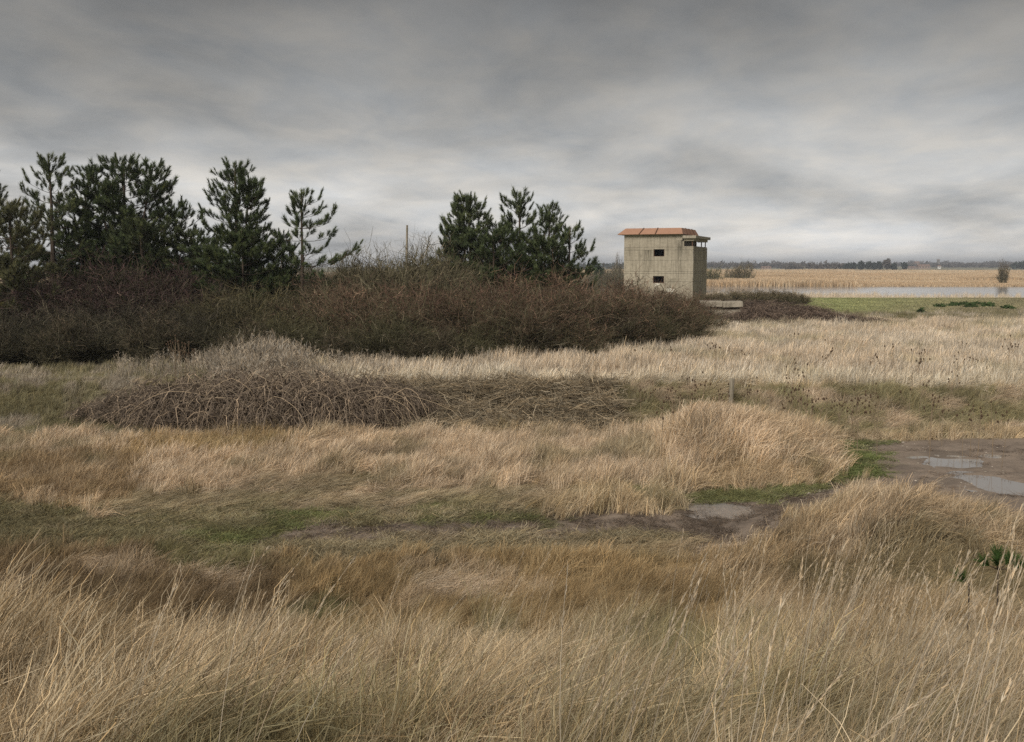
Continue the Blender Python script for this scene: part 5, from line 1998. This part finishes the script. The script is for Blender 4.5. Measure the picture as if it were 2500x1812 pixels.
def build_far():
    rg = np.random.default_rng(123)
    m_con = mat_tinted('far_conifer', (0.030, 0.040, 0.030), 0.4)
    m_bare = mat_tinted('far_bare_wood', (0.105, 0.090, 0.078), 0.35)
    m_trunk = mat_plain('far_trunk', (0.08, 0.065, 0.05))

    def far_tree(name, u, v_top, Y, wpx, mat, label, group, n=260, size=None, lob=9):
        p = at(u, v_top, Y)
        g = hz(p.x, Y)
        H = p.z - g
        w = wpx / F * Y
        t = empty(name, (p.x, Y, g))
        tag(t, label, 'tree', group)
        mb = MB()
        mb.tube([(0, 0, -0.3), (0, 0, H * 0.35), (w * 0.03, 0, H * 0.75)], [H * 0.03, H * 0.022, H * 0.008], 6)
        mb.build('trunk', m_trunk, t)
        s = size or 0.0011 * Y
        V = leaf_crown(rg, n, w * 0.45, w * 0.45, H * 0.42, H * 0.55, s, lob)
        V[:, 2] = np.maximum(V[:, 2], 0.1)
        me = np_mesh('crown', V, np.arange(len(V)).reshape(-1, 3), 3)
        set_attr(me, 'rnd', np.repeat(rg.random(n), 3))
        link('crown', me, mat, t)

    for u, v, w in ((2070, 643, 24), (2086, 640, 24), (2104, 640, 26), (2121, 638, 26), (2136, 639, 24), (2149, 638, 22), (2184, 642, 12), (2180, 645, 14)):
        far_tree('conifer', u, v, 880, w, m_con, 'dark conifer in the far belt beyond the reed bed', 'far dark conifers')
    far_tree('rounded_tree', 2166, 631, 870, 34, m_bare, 'big round-headed bare tree at the end of the dark conifer belt', None, 420)
    far_tree('round_evergreen', 2208, 639, 900, 18, m_con, 'lone dark round evergreen beside the far conifer belt', None, 260, lob=12)
    for u, v, w in ((2476, 640, 26), (2495, 638, 28), (2515, 639, 28), (2540, 640, 28)):
        far_tree('conifer', u, v, 1000, w, m_con, 'dark far conifer behind the lone round bush', 'far conifers behind the round bush')

    # bare and evergreen bushes on the marsh
    def marsh_bush(u, v, Y, w, col, label, lib=SMALLBUSH, name='marsh_bush'):
        place_bush(name, u, v, Y, w, col, label, None, lib=lib)
    marsh_bush(1742, 645, 215, 52, (0.115, 0.115, 0.060), 'rounded green-brown bush on the reed bed close behind the tower')
    marsh_bush(1815, 634, 225, 62, (0.185, 0.135, 0.098), 'large fan-shaped bare willow on the reed bed', name='willow')
    marsh_bush(1782, 648, 232, 30, (0.16, 0.125, 0.10), 'small pale bush beside the large bare willow')
    marsh_bush(2452, 638, 225, 34, (0.120, 0.082, 0.058), 'lone dark oval bush on the reed bed before the far conifers')
    for u, v, Y, w in ((1400, 660, 130, 70), (1425, 655, 150, 60), (1480, 648, 190, 60), (1495, 650, 185, 60), (1520, 652, 180, 60), (1450, 652, 170, 50)):
        place_bush('scrub_bush', u, v, Y, w * 1.2, (0.12, 0.10, 0.08), 'grey scrub bush far off between the pine clump and the tower', 'far scrub left of the tower', lib=SMALLBUSH)
    place_bush('bare_tree', 1508, 628, 200, 40, (0.14, 0.115, 0.10), 'feathery bare tree showing just beside the tower wall', None, cat='tree', lib=SMALLBUSH)
    far_tree('scots_pine', 1458, 641, 190, 42, mat_tinted('far_pine_green', (0.040, 0.058, 0.030), 0.4), 'dark green far pine between the pine clump and the tower', None, 420, 0.25)

    # far woods as one mass
    def wood(name, label, mat, rows):
        Vs = []
        for (u0, u1, v_top, Y, step, hv) in rows:
            u = u0
            while u < u1:
                p = at(u, v_top + rg.normal(0, hv), Y * rg.uniform(0.96, 1.04))
                g = hz(p.x, p.y)
                H = max(2.5, p.z - g)
                w = step * 1.5 / F * Y
                V = leaf_crown(rg, 70, w * 0.5, w * 0.5, H * 0.45, H * 0.52, 0.0009 * Y, 6)
                V[:, 2] = np.maximum(V[:, 2], 0)
                Vs.append(V + np.array((p.x, p.y, g)))
                u += step * rg.uniform(0.5, 1.1)
        V = np.concatenate(Vs)
        me = np_mesh(name, V, np.arange(len(V)).reshape(-1, 3), 3)
        set_attr(me, 'rnd', np.repeat(rg.random(len(V) // 3), 3))
        o = link(name, me, mat)
        tag(o, label, 'woodland', kind='stuff')
    wood('bare_woodland', 'long bare grey wood along the far side of the marsh', m_bare,
         [(1700, 2090, 640, 1250, 9, 1.6), (1920, 2075, 643, 900, 11, 1.5), (1690, 1960, 640, 1500, 10, 1.5)])
    wood('village_woodland', 'scattered bare trees around the far village', m_bare,
         [(2175, 2620, 643, 1700, 8, 2.0), (2230, 2470, 645, 1500, 9, 2.0), (2215, 2480, 640, 2100, 12, 2.5)])
    wood('far_hill_woodland', 'low wooded ridge beyond the pine clump', m_con, [(1360, 1530, 642, 1300, 10, 1.5)])

    # village
    mw = mat_plain('far_brick', (0.30, 0.22, 0.17), 0.9, 0.2, 0.5)
    mr = mat_plain('far_roof_tile', (0.20, 0.13, 0.10), 0.9, 0.2, 0.5)
    mg = mat_plain('far_window_dark', (0.05, 0.05, 0.055), 0.3, 0.1, 1)
    mwh = mat_plain('far_white_render', (0.72, 0.70, 0.66), 0.9, 0.1, 0.5)

    def house(name, u, v_base, Y, wpx, hw, hr, wall, label, cat='house', nwin=3):
        p = at(u, v_base, Y)
        g = hz(p.x, Y)
        w = wpx / F * Y
        dp = min(w, 8.0)
        z0 = min(p.z, p.z) - g
        t = empty(name, (p.x, Y, g))
        tag(t, label, cat)
        mb = MB()
        mb.box(-w / 2, w / 2, 0, dp, -1, z0 + hw)
        mb.build('wall', wall, t)
        mb = MB()
        e = 0.3
        a = z0 + hw
        mb.poly([(-w / 2 - e, -e, a - 0.1), (w / 2 + e, -e, a - 0.1), (w / 2 + e, dp + e, a - 0.1), (-w / 2 - e, dp + e, a - 0.1), (-w / 2 - e, dp / 2, a + hr), (w / 2 + e, dp / 2, a + hr)],
                [(0, 1, 5, 4), (2, 3, 4, 5), (1, 2, 5), (3, 0, 4), (0, 3, 2, 1)])
        mb.build('roof', mr, t)
        for k in range(nwin):
            mb = MB()
            x = -w / 2 + w * (k + 0.5) / nwin
            mb.box(x - 0.6, x + 0.6, -0.06, 0.02, z0 + hw * 0.35, z0 + hw * 0.8)
            mb.build('window', mg, t)
    house('farm_barn', 2257, 656, 1250, 28, 3.2, 2.2, mw, 'long low brick barn at the edge of the far village', 'barn', 4)
    house('farm_shed', 2226, 657, 1250, 22, 2.0, 1.4, mw, 'low shed left of the long far barn', 'shed', 3)
    house('white_cottage', 2294, 656, 1240, 6, 3.0, 1.2, mwh, 'tiny white cottage below the far church tower', 'house', 1)
    house('far_farmhouse', 1872, 657, 1150, 22, 2.0, 1.2, mw, 'low pale farm building before the far bare wood', 'house', 3)
    house('village_house', 2240, 648, 1600, 10, 4.0, 2.5, mw, 'small house among the far village trees', 'house', 2)
    # church tower
    Y = 1600
    p = at(2291, 634, Y)
    g = hz(p.x, Y)
    t = empty('church_tower', (p.x, Y, g))
    tag(t, 'slim square church tower rising above the far village trees', 'church')
    H = p.z - g
    mb = MB()
    mb.box(-1.7, 1.7, -1.7, 1.7, -1, H)
    mb.build('tower', mat_plain('far_flint', (0.20, 0.185, 0.17), 0.9, 0.2, 0.5), t)
    for sx in (-1, 1):
        for sy in (-1, 1):
            mb = MB()
            mb.box(sx * 1.45 - 0.3, sx * 1.45 + 0.3, sy * 1.45 - 0.3, sy * 1.45 + 0.3, H, H + 1.0)
            mb.build('pinnacle', mw, t)
    mb = MB()
    mb.box(-0.5, 0.5, -1.78, -1.6, H * 0.75, H * 0.9)
    mb.build('belfry_window', mg, t)


build_far()

# ------------------------------------------------------------------ air


def build_haze():
    mb = MB()
    mb.box(-4600, 4600, -400, 5600, -3.5, 34)
    m, t, out = new_mat('marsh_haze')
    pv = N(t, 'ShaderNodeVolumePrincipled')
    pv.inputs['Color'].default_value = (0.86, 0.91, 1.0, 1)
    pv.inputs['Density'].default_value = 0.00034
    pv.inputs['Anisotropy'].default_value = 0.2
    L(t, pv.outputs[0], out.inputs['Volume'])
    o = mb.build('haze', m)
    tag(o, 'thin pale haze over the marsh and far woods', 'haze', kind='stuff')


HAZE = True
if HAZE:
    build_haze()
